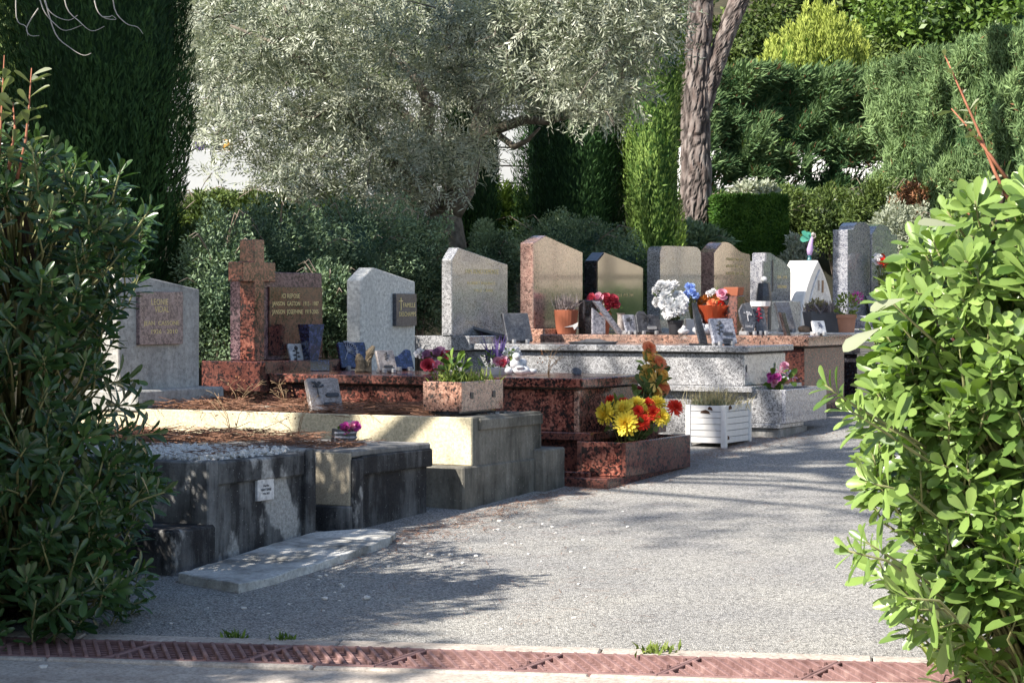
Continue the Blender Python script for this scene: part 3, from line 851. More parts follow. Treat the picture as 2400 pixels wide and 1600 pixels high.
# ---------------- grave 5: white headstone FAMILLE DESCHAMPS, its low grave hidden behind the red tomb
FD = Frame(1520, 14.5)
GD = thing('white_tomb', 'low grave with plain white pointed headstone and dark family plaque', 'tomb', FD.P, FD.rot)
ysD = FD.ysolve(973, .78, 1.0)
zD = .4
rbox('kerb', 'grey_concrete', GD, .03, .82, .35, ysD + .3, -.1, zD)
pts = [FD.front(*q, ysD) for q in ((973, 660), (882, 629), (874, 627), (846, 656))]
pts = [(pts[0][0], zD - .01)] + pts + [(pts[-1][0], zD - .01)]
st = MB().prism(pts, ysD, ysD + .115).build('headstone', M['white_render'], GD, .006)
pl, w, h = wall_plaque(FD, st, ysD, 920, 688, 968, 764, 'slate', .03)
text('FAMILLE', .045, 'gold', pl, w * .62, -.0315, h * .64, .0008, width=w * .6)
text('DESCHAMPS', .045, 'gold', pl, w * .54, -.0315, h * .36, .0008, width=w * .82)
MB().box(w * .2, w * .225, -.034, -.03, h * .48, h * .88).box(w * .11, w * .31, -.034, -.0305, h * .76, h * .785).build('cross', M['gold'], pl)

# ---------------- grave 6: grey granite tomb
FG = Frame(1756, 15.5)
WG = FG.front(1859, 809)[0]; ZG = FG.front(1756, 811)[1]
GG = thing('grey_tomb', 'grey speckled granite tomb with long slab and slanted grey headstone', 'tomb', FG.P, FG.rot)
ysG = FG.ysolve(1190, .78, 1.1)
zs0 = FG.front(1756, 826)[1]; zb = FG.front(1756, 905)[1]
MB().box(-.02, WG + .01, 0, ysG + .3, zs0, ZG).build('slab', M['grey_granite'], GG, .005)
MB().box(.025, WG - .03, .05, ysG + .28, zb, zs0 - .012).build('body', M['grey_granite'], GG, .004)
MB().box(.035, WG - .04, .06, ysG + .2, zs0 - .013, zs0 + .001).build('joint_line', M['joint'], GG)
MB().box(.03, WG - .035, .046, .052, zb + .005, zs0 - .02).build('foot_panel', M['pale_granite'], GG, .001)  # paler than the body: the reflection on the foot is put in as colour
for xx in (.06, WG - .07):
    MB().prism([(xx - .008, zs0 - .11), (xx, zs0 - .135), (xx + .008, zs0 - .11), (xx, zs0 - .085)], .04, .047).build('stud', M['bronze'], GG)
MB().box(-.07, WG + .04, -.05, ysG + .32, zb - .04, zb).build('ledge', M['grey_granite'], GG, .004)
MB().box(-.01, WG - .01, 0, ysG + .3, -.12, zb - .04).build('plinth', M['grey_granite'], GG, .004)
zh = FG.front(1100, 786, ysG)[1]
MB().box(-.06, WG + .02, ysG - .14, ysG + .32, zs0 - .005, zh).build('headstone_base', M['grey_granite'], GG, .005)
pts = [FG.front(*q, ysG) for q in ((1190, 620), (1075, 580), (1059, 608))]
pts = [(pts[0][0], zh)] + pts + [(pts[-1][0], zh)]
st = MB().prism(pts, ysG, ysG + .085).build('headstone', M['grey_granite'], GG, .005)
fx = lambda px, py: FG.front(px, py, ysG)
x_, z_ = fx(1130, 637); text('FAM. BONO-DEMONTE', .05, 'gold', st, x_, ysG - .0015, z_, .0008, width=.5)
x_, z_ = fx(1128, 664); text('ROBERT MAURICE', .028, 'gold', st, x_, ysG - .0015, z_, .0008, width=.42)
x_, z_ = fx(1133, 681); text('1912 - 2000', .028, 'gold', st, x_, ysG - .0015, z_, .0008, width=.28)

# grey granite planter at its foot
FT = Frame(1842, 15.35, at(1842, 993, 15.35).z)
WT = FT.front(1937, 986)[0]; ZT = FT.front(1842, 913)[1]
GT = thing('grey_planter', 'grey speckled granite planter trough in front of the grey tomb', 'planter', FT.P, FT.rot)
dt = .28
MB().box(0, WT, 0, .03, .0, ZT).build('front_panel', M['blue_granite'], GT, .003)
MB().box(0, WT, dt - .03, dt, .0, ZT).build('back_panel', M['grey_granite'], GT, .003)
MB().box(.001, .03, .03, dt - .03, .0, ZT - .001).build('end_panel', M['grey_granite'], GT, .003)
MB().box(WT - .03, WT - .001, .03, dt - .03, .0, ZT - .001).build('end_panel', M['grey_granite'], GT, .003)
MB().box(.03, WT - .03, .03, dt - .03, 0, ZT - .03).build('soil', M['soil'], GT)
rbox('foot_slab', 'grey_concrete', GT, -.03, WT * .62, .03, dt + .1, -.2, -.03, .006, .004)
MB().box(-.06, WT * .5, .02, dt + .1, -.03, .0).build('foot_plate', M['grey_granite'], GT, .004)

# ---------------- grave 7: pink granite tomb with tall headstone
FP = Frame(1897, 16.53)
WP = FP.front(1997, 786)[0]; ZP = FP.front(1897, 787)[1]
GP = thing('pink_tomb', 'pink granite tomb with long slab and tall polished beige pointed headstone', 'tomb', FP.P, FP.rot)
ysP = FP.ysolve(1366, WP - .04, 1.1)
zs0 = FP.front(1897, 812)[1]
MB().box(-.02, WP + .01, 0, ysP + .3, zs0, ZP).build('slab', M['pink_granite'], GP, .006)
MB().box(.03, WP - .03, .05, ysP + .28, -.1, zs0 - .012).build('body', M['dark_red_granite'], GP, .004)
MB().box(.04, WP - .04, .06, ysP + .2, zs0 - .013, zs0 + .001).build('joint_line', M['joint'], GP)
zh = FP.front(1260, 770, ysP)[1]
MB().box(.0, WP + .02, ysP - .1, ysP + .32, zs0 - .005, zh).build('headstone_base', M['pink_granite'], GP, .005)
pts = [FP.front(*q, ysP) for q in ((1366, 591), (1279, 552), (1250, 569))]
pts = [(pts[0][0], zh)] + pts + [(pts[-1][0], zh)]
MB().prism(pts, ysP, ysP + .115).build('headstone', M['rose_granite'], GP, .006)

# ---------------- graves further along the row
def far_grave(t, name, label, mat, side_mat, px_right, front_pts, base_py, thick, slab_mat, slab_py=781, W=.92, xr=.86, arc=None, dy=0.0):
    w = FP.P + ER * t + EG * dy
    F = Frame(1200 + w.x / w.y * FPX, w.y)
    G = thing(name, label, 'tomb', F.P, F.rot)
    ys_ = F.ysolve(px_right, xr, 1.0)
    zsl = CAMZ - (slab_py - 715) / FPX * (w.y + .4) - F.z0
    MB().box(-.02, W, 0, ys_ + .3, zsl - .08, zsl).build('slab', M[slab_mat], G, .005)
    MB().box(.03, W - .05, .04, ys_ + .28, -.1, zsl - .09).build('body', M[slab_mat], G, .004)
    zh_ = F.front(px_right, base_py, ys_)[1]
    MB().box(.0, W - .01, ys_ - .08, ys_ + .28, zsl - .005, max(zh_, zsl + .03)).build('headstone_base', M[slab_mat], G, .004)
    pts_ = [F.front(*q, ys_) for q in front_pts]
    pts_ = [(pts_[0][0], zh_ - .01)] + pts_ + [(pts_[-1][0], zh_ - .01)]
    s = MB().prism(pts_, ys_, ys_ + thick).build('headstone', M[mat], G, .008, seg=2)
    return F, G, s, ys_, zsl
F6, G6, S6, y6, z6 = far_grave(1.1, 'black_tomb', 'black granite tomb with slanted polished dark headstone behind the pink tomb', 'black_granite', None, 1507, ((1508, 627), (1417, 591), (1400, 612)), 768, .12, 'black_granite', 800)
xx, zz_ = F6.front(1462, 692, y6); text('FAMILLE  1913 - 1989', .03, 'gold', S6, xx, y6 - .0015, zz_, .0008, width=.36)
F7, G7, S7, y7, z7 = far_grave(2.15, 'grey_tomb', 'streaked grey granite headstone with rounded corners behind white chrysanthemums', 'grey_granite', None, 1644, ((1644, 600), (1643, 588), (1637, 580), (1628, 578), (1562, 576), (1553, 577), (1548, 582), (1546, 592)), 770, .12, 'pale_granite', 779, dy=.1)
F8, G8, S8, y8, z8 = far_grave(3.25, 'brown_tomb', 'brown polished granite headstone with curved bell top and gold names', 'rose_granite', None, 1759, ((1759, 596), (1750, 594), (1742, 592), (1733, 587), (1724, 579), (1716, 572), (1708, 568), (1699, 567), (1692, 569), (1686, 575), (1679, 583), (1673, 592)), 745, .14, 'dark_red_granite', 778, dy=.15)
for i, (py, s) in enumerate(((608, 'DOMINIQUE  1918 - 1974'), (624, 'ANGELINE  1922 - 1989'), (641, 'SALVATORE  1947 - 2014'))):
    xx, zz_ = F8.front(1722, py, y8); text(s, .035, 'gold', S8, xx, y8 - .0015, zz_, .0008, width=.4)
F9, G9, S9, y9, z9 = far_grave(4.3, 'grey_tomb', 'grey granite headstone with sloping top, stepped shoulder and engraved cross line', 'blue_granite', None, 1854, ((1854, 640), (1853, 628), (1838, 612), (1806, 592), (1795, 592), (1795, 612), (1788, 612)), 706, .14, 'pale_granite', 775, dy=.1)
xx0, zz0 = F9.front(1809, 609, y9); _, zz1 = F9.front(1809, 682, y9)
MB().box(xx0, xx0 + .03, y9 - .006, y9 + .01, zz1, zz0).build('relief_bar', M['slate'], S9)
for py, s in ((650, 'IDA  1915'), (672, 'LOUIS MARIO')):
    xx, zz_ = F9.front(1833, py, y9); text(s, .04, 'gold', S9, xx, y9 - .0015, zz_, .0008, width=.24)
# double headstone at the end of the row
def arch_pts(a, b, ztop, shoulder_l, shoulder_r, n=9):
    c = (a + b) / 2; r = (b - a) / 2
    return [(c + r * math.cos(math.pi * i / n), shoulder_l + (ztop - shoulder_l) * math.sin(math.pi * i / n)) for i in range(n + 1)]
w = FP.P + ER * 6.4 + EG * .2
FDn = Frame(1200 + w.x / w.y * FPX, w.y)
GDn = thing('double_tomb', 'grey granite family tomb with twin round topped headstones at the far end', 'tomb', FDn.P, FDn.rot)
yD = FDn.ysolve(2104, 1.5, 1.0)
zsl = CAMZ - (770 - 715) / FPX * w.y - FDn.z0
MB().box(-.1, 1.6, 0, yD + .3, -.1, zsl).build('slab', M['blue_granite'], GDn, .005)
zlow = zsl - .01
for i, (ptsx) in enumerate((((2040, 537), (2039, 533), (2034, 525), (2028, 521), (2019, 520), (2010, 522), (2003, 529), (2000, 537), (1987, 538)), ((2104, 550), (2090, 550), (2087, 538), (2081, 530), (2073, 526), (2064, 526), (2056, 530), (2050, 540), (2044, 548)))):
    pp = [FDn.front(*q, yD + .04 * i) for q in ptsx]
    pp = [(pp[0][0], zlow)] + pp + [(pp[-1][0], zlow)]
    MB().prism(pp, yD + .04 * i, yD + .04 * i + .16).build('headstone', M['blue_granite'], GDn, .006)
MB().box(-.1, 1.6, yD - .25, yD - .03, zsl, zsl + .12).build('headstone_base', M['blue_granite'], GDn, .004)

# white pointed-arch monument
w = FP.P + ER * 5.35
FW = Frame(1200 + w.x / w.y * FPX, w.y)
GW = thing('white_monument', 'white pointed arch monument with curved shell and small niche', 'monument', FW.P, FW.rot)
yW = FW.ysolve(1925, .45, 1.0)
zsl = zslW = CAMZ - (773 - 715) / FPX * w.y - FW.z0
MB().box(-.1, .95, 0, yW + .4, -.1, zsl).build('slab', M['pale_granite'], GW, .005)
def ogive(cx, hw, z0, z1, n=8):
    R = [(cx + hw * (1 - (i / n) ** 2.2), z0 + (z1 - z0) * (i / n)) for i in range(n + 1)]
    Lh = [(2 * cx - x, z) for x, z in reversed(R[:-1])]
    return R + Lh
a = FW.front(1878, 723, yW); b_ = FW.front(1955, 723, yW); tp = FW.front(1918, 609, yW)
cxm = (a[0] + b_[0]) / 2; hwm = (b_[0] - a[0]) / 2
MB().prism(ogive(cxm, hwm, zsl, tp[1]), yW, yW + .3).build('shell', M['white_paint'], GW, .01)
MB().prism(ogive(cxm + .03, hwm * .72, zsl + .02, tp[1] - .09), yW - .015, yW).build('face_panel', M['marble'], GW, .004)
MB().box(cxm - .05, cxm - .01, yW - .022, yW - .014, tp[1] - .3, tp[1] - .2).build('oval', M['plaque_beige'], GW)
MB().box(cxm + .06, cxm + .1, yW - .022, yW - .014, tp[1] - .32, tp[1] - .2).build('oval', M['stone_brown'], GW)
# ================================================================== vegetation
def unit(a):
    return a / np.maximum(np.linalg.norm(a, axis=-1, keepdims=True), 1e-9)
def W3d(v): return np.array((v[0], v[1], v[2]), float)

def leaves_mesh(name, P, A, Nn, L, Wd, tint, kind='rhomb', bend=0.12):
    """leaf blades: base points P, axes A, upper-side normals Nn, lengths, widths"""
    P, A = np.asarray(P, float), unit(np.asarray(A, float))
    n = len(P)
    L = np.broadcast_to(np.asarray(L, float), (n,))[:, None]; Wd = np.broadcast_to(np.asarray(Wd, float), (n,))[:, None]
    S = unit(np.cross(A, Nn)); Nn = unit(np.cross(S, A))
    if kind == 'rhomb':
        V = np.stack([P, P + A * L * .5 + S * Wd * .5, P + A * L - Nn * L * bend, P + A * L * .5 - S * Wd * .5], 1)
        F = np.arange(4 * n).reshape(n, 4); k = 4; smooth = False
    else:
        ts = [(0.0, .10), (.22, .38), (.5, .8), (.78, 1.0), (.94, .62), (1.0, .12)]
        rows = []
        for t, w in ts:
            c = P + A * L * t - Nn * L * bend * (t * t)
            rows += [c + S * Wd * .5 * w + Nn * Wd * .16 * w, c - Nn * Wd * .02, c - S * Wd * .5 * w + Nn * Wd * .16 * w]
        V = np.stack(rows, 1); k = V.shape[1]
        f = []
        for i in range(len(ts) - 1):
            a = i * 3
            f += [(a, a + 1, a + 4, a + 3), (a + 1, a + 2, a + 5, a + 4)]
        F = (np.array(f)[None] + k * np.arange(n)[:, None, None]).reshape(-1, 4); smooth = True
    V = V.reshape(-1, 3)
    me = bpy.data.meshes.new(name)
    me.vertices.add(len(V)); me.vertices.foreach_set('co', V.ravel())
    me.loops.add(F.size); me.loops.foreach_set('vertex_index', F.ravel().astype(np.int32))
    me.polygons.add(len(F)); me.polygons.foreach_set('loop_start', np.arange(0, F.size, 4, dtype=np.int32))
    if smooth: me.polygons.foreach_set('use_smooth', np.ones(len(F), bool))
    at_ = me.attributes.new('tint', 'FLOAT', 'POINT')
    at_.data.foreach_set('value', np.repeat(np.clip(np.broadcast_to(tint, (n,)), 0, 1), k).astype(np.float32))
    me.update(calc_edges=True)
    return me
def nz(P, s, off=0.0):
    return np.array([mnoise.noise(Vector((p[0] * s + off, p[1] * s - off, p[2] * s))) for p in P])
def rdir(n, rg): return unit(rg.normal(size=(n, 3)))

def stems(name, mat, parent, segs, seg=6):
    mb = MB()
    for pts, r in segs: mb.tube(pts, r, seg)
    return mb.build(name, M[mat], parent, smooth=True)

# ---- columnar cypress
def cypress(label, c, H, R, n, mat, rg, lw=(.075, .02), taper=.55, group=None, clump=.16, name='cypress_tree', bulge=0.35):
    t = thing(name, label, 'cypress', c, 0, group)
    def rad(h): return R * (1 - taper * np.clip((h - bulge) / (1 - bulge), 0, 1) ** 1.6) * np.clip(.72 + h * 2.2, 0, 1)
    h = rg.uniform(0.0, 1, n); ph = rg.uniform(0, 2 * math.pi, n)
    Pq = np.stack([np.cos(ph) * 1.0, np.sin(ph) * 1.0, h * H * .55], 1)
    cl = np.array([mnoise.noise(Vector((p[0] * 3.2 * R + c[0], p[1] * 3.2 * R, p[2] * 1.4))) + .6 * mnoise.noise(Vector((p[0] * 8 * R, p[1] * 8 * R + c[0], p[2] * 3.6))) for p in Pq])
    rr = rad(h) * (1 + clump * cl - .3 * rg.uniform(0, 1, n) ** 1.2)
    P = np.stack([np.cos(ph) * rr, np.sin(ph) * rr, h * H], 1)
    out = np.stack([np.cos(ph), np.sin(ph), np.zeros(n)], 1)
    A = out * .42 + np.array([0, 0, .85]) + rg.normal(0, .28, (n, 3))
    Nn = out + rg.normal(0, .35, (n, 3))
    L = lw[0] * rg.uniform(.6, 1.4, n)
    tint = .38 + .45 * cl + rg.normal(0, .16, n)
    obj('foliage', leaves_mesh('cypress_foliage', P, A, Nn, L, lw[1] * rg.uniform(.7, 1.3, n), tint), M[mat], t)
    pr = [(0, .05 * H)] + [(float(rad(np.array(q))) * .8, q * H) for q in (.06, .2, .4, .6, .8, .95)] + [(0, .985 * H)]
    MB().lathe(pr, 14).build('shade_core', M[mat], t, smooth=True)  # solid core left at the darkest leaf tone, standing in for deep shade
    MB().tube([(0, 0, -.3), (0, 0, .1 * H), (0, 0, .5 * H)], [R * .16, R * .13, R * .05], 8).build('trunk', M['dark_bark'], t, smooth=True)
    return t

rg = np.random.default_rng(11)
def bp(px, D, dz=0.0):
    x = (px - 1200) / FPX * D
    return (x, D, hill(x, D) + dz)
cypress('broad dark cypress towering behind the white headstone and the big dark bush', bp(236, 16.4), 8.5, .66, 145000, 'cypress', rg, (.06, .012), .5, clump=.15)
cypress('slim black cypress standing under the olive tree in deep shade', bp(1105, 21.5, -.1), 3.4, .27, 22000, 'cypress', rg, (.055, .012), .5)
cypress('bushy dark green cypress beside the slim bright column, under the olive branches', bp(1345, 22.4, -.1), 4.2, .55, 60000, 'cypress', rg, (.055, .013), .75)
cypress('tall slim sunlit green cypress column next to the pine trunk', bp(1532, 22.0, -.1), 8.2, .27, 60000, 'cypress_sunlit', rg, (.05, .015), .5, clump=.3)
cypress('unseen second cypress placed to shade the broad dark cypress', (-7.4, 12.85, hill(-7.4, 12.85)), 9.5, .8, 14000, 'cypress', rg, (.2, .06), .5)  # out of view, placed and sized to shade the broad cypress

# ---- generic cloud of leaves for shrubs and crowns
def blob_points(n, rg, ctr, rad, shell=.55, clump=.25, cs=2.2, flat=0.0):
    d = rdir(n, rg)
    r = (shell + (1 - shell) * rg.uniform(0, 1, n) ** .6)
    q = d * 1.0
    cl = nz(q * np.array(rad) + np.array(ctr), cs, ctr[0] * 3)
    P = np.array(ctr) + d * r[:, None] * np.array(rad) * (1 + clump * cl[:, None] * 1.6)
    return P, d, cl
def shrub(name, label, cat, px, py, rx, ry, D, n, mat, rg, leaf=(.028, .011), depth=None, stem_mat='twig', group=None, arch=6, base=None, tb=.4, clump=.28, core=True):
    c = at(px, py, D); k = D / FPX
    g = hill(c.x, c.y)
    t = thing(name, label, cat, (c.x, c.y, g), 0, group)
    rad = (rx * k, depth or rx * k * .85, ry * k)
    ctr = (0, 0, c.z - g)
    P, d, cl = blob_points(n, rg, ctr, rad, .45, clump, 2.6 / max(.4, rad[0]))
    P[:, 2] = np.maximum(P[:, 2], -.1 + .2 * rg.uniform(0, 1, n))
    A = d * .6 + rdir(n, rg) * .8 + np.array([0, 0, .35])
    Nn = rdir(n, rg) + np.array([-.3, -.3, .6])
    tint = tb + .55 * cl + rg.normal(0, .2, n)
    obj('foliage', leaves_mesh(name + '_leaves', P, A, Nn, leaf[0] * rg.uniform(.6, 1.4, n), leaf[1] * rg.uniform(.7, 1.3, n), tint), M[mat], t)
    if core:
        MB().blob((ctr[0], ctr[1], ctr[2]), 1.0, 3, .16, px * .1, (rad[0] * .58, rad[1] * .58, rad[2] * .62)).build('shade_core', M[mat], t, smooth=True)
    segs = []
    for i in range(arch):
        a = rg.uniform(0, 2 * math.pi); q = rg.uniform(.5, 1.05)
        e = Vector((math.cos(a) * rad[0] * q, math.sin(a) * rad[1] * q, ctr[2] + rad[2] * rg.uniform(.2, 1.05)))
        m_ = Vector((e.x * .45, e.y * .45, e.z * .8 + .1))
        segs.append(([(0, 0, -.1), m_ * .5 + Vector((0, 0, .05)), m_, e, e + Vector((e.x * .25, e.y * .25, -.03))], [.012, .01, .007, .004, .002]))
    stems('stem', stem_mat, t, segs, 5)
    return t

rg = np.random.default_rng(23)
for px, py, rx, ry, D, lab in ((610, 520, 90, 60, 19.5, 'shady shrub behind the cross below the olive crown'), (450, 660, 60, 120, 17.2, 'dark shrub hugging the foot of the broad cypress'), (560, 500, 110, 50, 25.5, 'low green shrub under the white shelf of the columbarium'), (480, 560, 80, 100, 18.5, 'shady shrub beside the broad cypress below the white shelf'), (1700, 520, 70, 60, 27.6, 'low dark shrub between pine trunk and hedge foot'), (1830, 510, 90, 70, 28.2, 'low dark shrub under the gappy hedge behind the box block'), (1960, 520, 100, 80, 28.0, 'dark undergrowth shrub beneath the gappy hedge'), (2060, 500, 80, 80, 27.4, 'dark undergrowth shrub where the two hedges meet')):
    shrub('shrub', lab, 'shrub', px, py, rx, ry, D, 9000, 'wood', rg, (.05, .02), arch=8, tb=.3)
rg = np.random.default_rng(21)
SH = 'grey green shrubs behind the headstones'
for i, (px, py, rx, ry, D, lab) in enumerate((
    (520, 690, 110, 190, 15.9, 'feathery grey green shrub between the white headstone and the cross'),
    (650, 600, 150, 130, 16.6, 'grey green shrub spreading behind the red cross headstone'),
    (830, 600, 160, 140, 17.2, 'wide grey green shrub behind the white family headstone'),
    (770, 730, 80, 120, 16.3, 'dark twiggy shrub squeezed between red and white headstones'),
    (975, 640, 95, 150, 17.6, 'grey green shrub growing up against the grey speckled headstone'),
    (1150, 640, 70, 110, 18.4, 'leafy shrub between the grey and the beige headstone'))):
    shrub('shrub', lab, 'shrub', px, py, rx, ry, D, 15000, 'shrub', rg, (.03, .012), arch=12, group=SH)
shrub('shrub', 'blue green shrub behind the tall beige pointed headstone', 'shrub', 1330, 600, 150, 105, 19.8, 18000, 'shrub', rg, (.03, .012), group=SH)
shrub('shrub', 'low leafy shrub at the foot of the bushy cypress', 'shrub', 1440, 640, 90, 90, 20.2, 9000, 'shrub', rg, (.03, .012), group=SH)
shrub('oleander', 'bright green long leaved oleander under the slim black cypress', 'oleander', 1180, 530, 65, 85, 22.6, 3200, 'broadleaf', rg, (.12, .025), tb=.6)
shrub('oleander', 'bright green oleander glimpsed below the olive crown', 'oleander', 790, 500, 60, 60, 21.5, 2200, 'broadleaf', rg, (.12, .025), tb=.6)
shrub('oleander', 'oleander with narrow grey green leaves at the foot of the pine trunk', 'oleander', 1625, 580, 80, 55, 23.4, 5200, 'shrub', rg, (.09, .018), tb=.55)
shrub('silver_shrub', 'pale silvery shrub beside the white arch monument', 'shrub', 1872, 630, 45, 80, 24.0, 5200, 'silver', rg, (.04, .02), tb=.55)
shrub('silver_shrub', 'pale dry shrub behind the twin round headstones', 'shrub', 2110, 545, 75, 70, 25.5, 7000, 'silver', rg, (.04, .016), tb=.4)
shrub('dry_shrub', 'brown dried shrub below the tall clipped hedge', 'shrub', 2160, 470, 60, 50, 27.0, 3500, 'brown_leaf', rg, (.05, .016), tb=.5, core=False)
shrub('variegated_shrub', 'pale leaved shrub showing above the clipped box block', 'shrub', 1770, 455, 55, 28, 26.0, 1600, 'silver', rg, (.06, .03), tb=.5, core=False)

# ---- olive tree
def olive():
    rg = np.random.default_rng(31)
    base = at(1035, 520, 20.2); g = hill(base.x, base.y)
    t = thing('olive_tree', 'large spreading olive tree with silvery foliage above the graves', 'olive tree', (base.x, base.y, g))
    O = W3d((base.x, base.y, g))
    xs = [400, 520, 600, 750, 900, 1050, 1120, 1160, 1250, 1400, 1500, 1580]
    yb = [430, 430, 440, 470, 490, 460, 420, 300, 255, 290, 200, 60]
    cen = []
    while len(cen) < 640:
        px = rg.uniform(425, 1570); py = rg.uniform(-50, 490)
        if py > np.interp(px, xs, yb) - 12: continue
        if 430 < px < 600 and 325 < py < 470 and rg.uniform() < .85: continue
        if 950 < px < 1200 and 180 < py < 340 and rg.uniform() < .55: continue
        D = rg.uniform(18.4, 21.6)
        D = rg.uniform(np.interp(px, [980, 1320], [18.4, 16.9]), np.interp(px, [980, 1320], [21.6, 18.4]))
        cen.append(W3d(at(px, py, D)))
    cen = np.array(cen) - O
    P, A, N_, T = [], [], [], []
    nt_, nl = 16, 13
    for c in cen:
        b = rg.uniform(-.28, .22)
        for k in range(nt_):
            d = unit(rg.normal(size=3) + np.array([0, 0, -.05])); st = c + d * rg.uniform(0, .06)
            ln = rg.uniform(.14, .32); cur = rg.normal(0, .25, 3)
            side = unit(np.cross(d, rg.normal(size=3)))
            for j in range(nl):
                f = (j + .5) / nl
                p = st + d * ln * f + cur * ln * f * f * .5
                s = side if j % 2 else -side
                P.append(p); A.append(d * .75 + s * .8 + rg.normal(0, .15, 3)); N_.append(np.cross(d, side) + rg.normal(0, .4, 3)); T.append(.4 + b + rg.normal(0, .22))
    n = len(P)
    obj('crown', leaves_mesh('olive_leaves', P, A, N_, .058 * rg.uniform(.7, 1.25, n), .0125 * rg.uniform(.8, 1.2, n), np.array(T), bend=.05), M['olive'], t)
    # trunk and limbs
    def q(px, py, D=20.2): return Vector(W3d(at(px, py, D)) - O)
    limbs = [
        ([q(1035, 640), q(1030, 520), q(1010, 480), q(985, 455, 20), q(960, 420, 19.9)], [.26, .2, .15, .12, .1], 10),
        ([q(1030, 520), q(1080, 440), q(1110, 350), q(1130, 270), q(1115, 215)], [.16, .13, .09, .075, .06], 9),
        ([q(1130, 270), q(1100, 220), q(1060, 180, 19.8), q(1050, 100, 19.6), q(1060, 0, 19.5)], [.07, .06, .045, .035, .02], 8),
        ([q(1130, 270), q(1165, 190, 20.6), q(1190, 140, 20.8), q(1240, 60, 20.9)], [.06, .045, .035, .02], 8),
        ([q(1110, 350), q(1160, 305, 19.7), q(1230, 280, 19.0), q(1280, 285, 18.6), q(1370, 260, 18.2), q(1480, 220, 17.9)], [.055, .045, .04, .03, .025, .01], 8),
        ([q(1160, 310, 19.7), q(1205, 345, 19.4), q(1235, 330, 19.3), q(1265, 300, 19.2)], [.03, .028, .02, .01], 7),
        ([q(985, 455, 20), q(1000, 320, 20), q(1003, 240, 19.8), q(980, 190, 19.8), q(900, 100, 19.7)], [.09, .06, .05, .04, .02], 8),
        ([q(960, 420, 19.9), q(880, 330, 19.5), q(810, 250, 19.4), q(740, 270, 19.3), q(650, 240, 19.3)], [.08, .06, .045, .03, .015], 8),
        ([q(810, 250, 19.4), q(760, 180, 19.4), q(640, 100, 19.5), q(540, 60, 19.6)], [.04, .03, .02, .01], 7),
        ([q(1000, 320), q(940, 260, 20.4), q(870, 200, 20.5), q(760, 60, 20.5)], [.05, .04, .03, .015], 7)]
    stems('trunk', 'olive_bark', t, [limbs[0][:2], limbs[1][:2]], 12)
    for l in limbs[2:]: stems('limb', 'olive_bark', t, [l[:2]], l[2])
    segs = []
    for c in cen[::2]:
        b = Vector(c); e = b + Vector(rg.normal(0, .16, 3)); m_ = (b + e) / 2 + Vector(rg.normal(0, .04, 3))
        segs.append(([b, m_, e], [.007, .005, .002]))
    stems('twigs', 'olive_bark', t, segs, 4)['kind'] = 'stuff'
olive()

# ---- forked pine trunk with plated bark
def bark_tube(name, pts, radii, parent, seg=64, rings=150, amp=.022, seed=0):
    pts = [Vector(p) for p in pts]
    cum = [0]
    for a, b in zip(pts, pts[1:]): cum.append(cum[-1] + (b - a).length)
    def pos(s):
        for i in range(len(pts) - 1):
            if s <= cum[i + 1] or i == len(pts) - 2:
                f = (s - cum[i]) / (cum[i + 1] - cum[i]); f = max(0, min(1, f))
                p = pts[i].lerp(pts[i + 1], f)
                return p, radii[i] + (radii[i + 1] - radii[i]) * f
    V, T = [], []
    for i in range(rings + 1):
        s = cum[-1] * i / rings
        p, r = pos(s)
        for k in range(seg):
            a = 2 * math.pi * k / seg
            d = Vector((math.cos(a), math.sin(a), 0))
            u = p + d * r
            ds, _ = mnoise.voronoi(Vector((u.x * 17 + seed + .5 * mnoise.noise(u * 6), u.y * 17, u.z * 4.2 + .5 * mnoise.noise(u * 5))))
            cr = min(1.0, max(0.0, (ds[1] - ds[0]) * 3.6 - .12))
            V.append(p + d * (r + amp * (cr ** .6 - .6) + .006 * mnoise.noise(u * 9))); T.append(cr ** .7)
    F = [(i * seg + k, i * seg + (k + 1) % seg, (i + 1) * seg + (k + 1) % seg, (i + 1) * seg + k) for i in range(rings) for k in range(seg)]
    me = bpy.data.meshes.new(name); me.from_pydata(V, [], F)
    a_ = me.attributes.new('tint', 'FLOAT', 'POINT'); a_.data.foreach_set('value', np.array(T, np.float32))
    return obj(name, me, M['pine_bark'], parent)
def pine():
    D = 25.0; b = at(1628, 560, D); g = hill(b.x, b.y)
    t = thing('pine_tree', 'forked pine trunk with thick plated bark rising past the cypress column', 'pine tree', (b.x, b.y, g - .2))
    O = Vector((b.x, b.y, g - .2)); k = D / FPX
    def q(px, py, dD=0): return at(px, py, D + dD) - O
    bark_tube('trunk', [q(1624, 720), q(1627, 540), q(1632, 420), q(1630, 320), q(1630, 220), q(1634, 130), q(1644, 0), q(1655, -300)], [39 * k, 39 * k, 36 * k, 33 * k, 33 * k, 31 * k, 28 * k, 22 * k], t)
    bark_tube('fork_limb', [q(1645, 270), q(1668, 180), q(1698, 90), q(1733, 0), q(1850, -300)], [20 * k, 22 * k, 23 * k, 24 * k, 18 * k], t, 44, 80, .018, 3)
    rg = np.random.default_rng(5); n = 16000
    top = q(1700, -1100)
    P, d, cl = blob_points(n, rg, tuple(top), (2.6, 2.4, 1.5), .2, .4, 1.0)
    obj('crown', leaves_mesh('pine_needles', P, d + rdir(n, rg) * .9, rdir(n, rg), .16, .02, .4 + .3 * rg.normal(size=n)), M['pine_needles'], t)
pine()

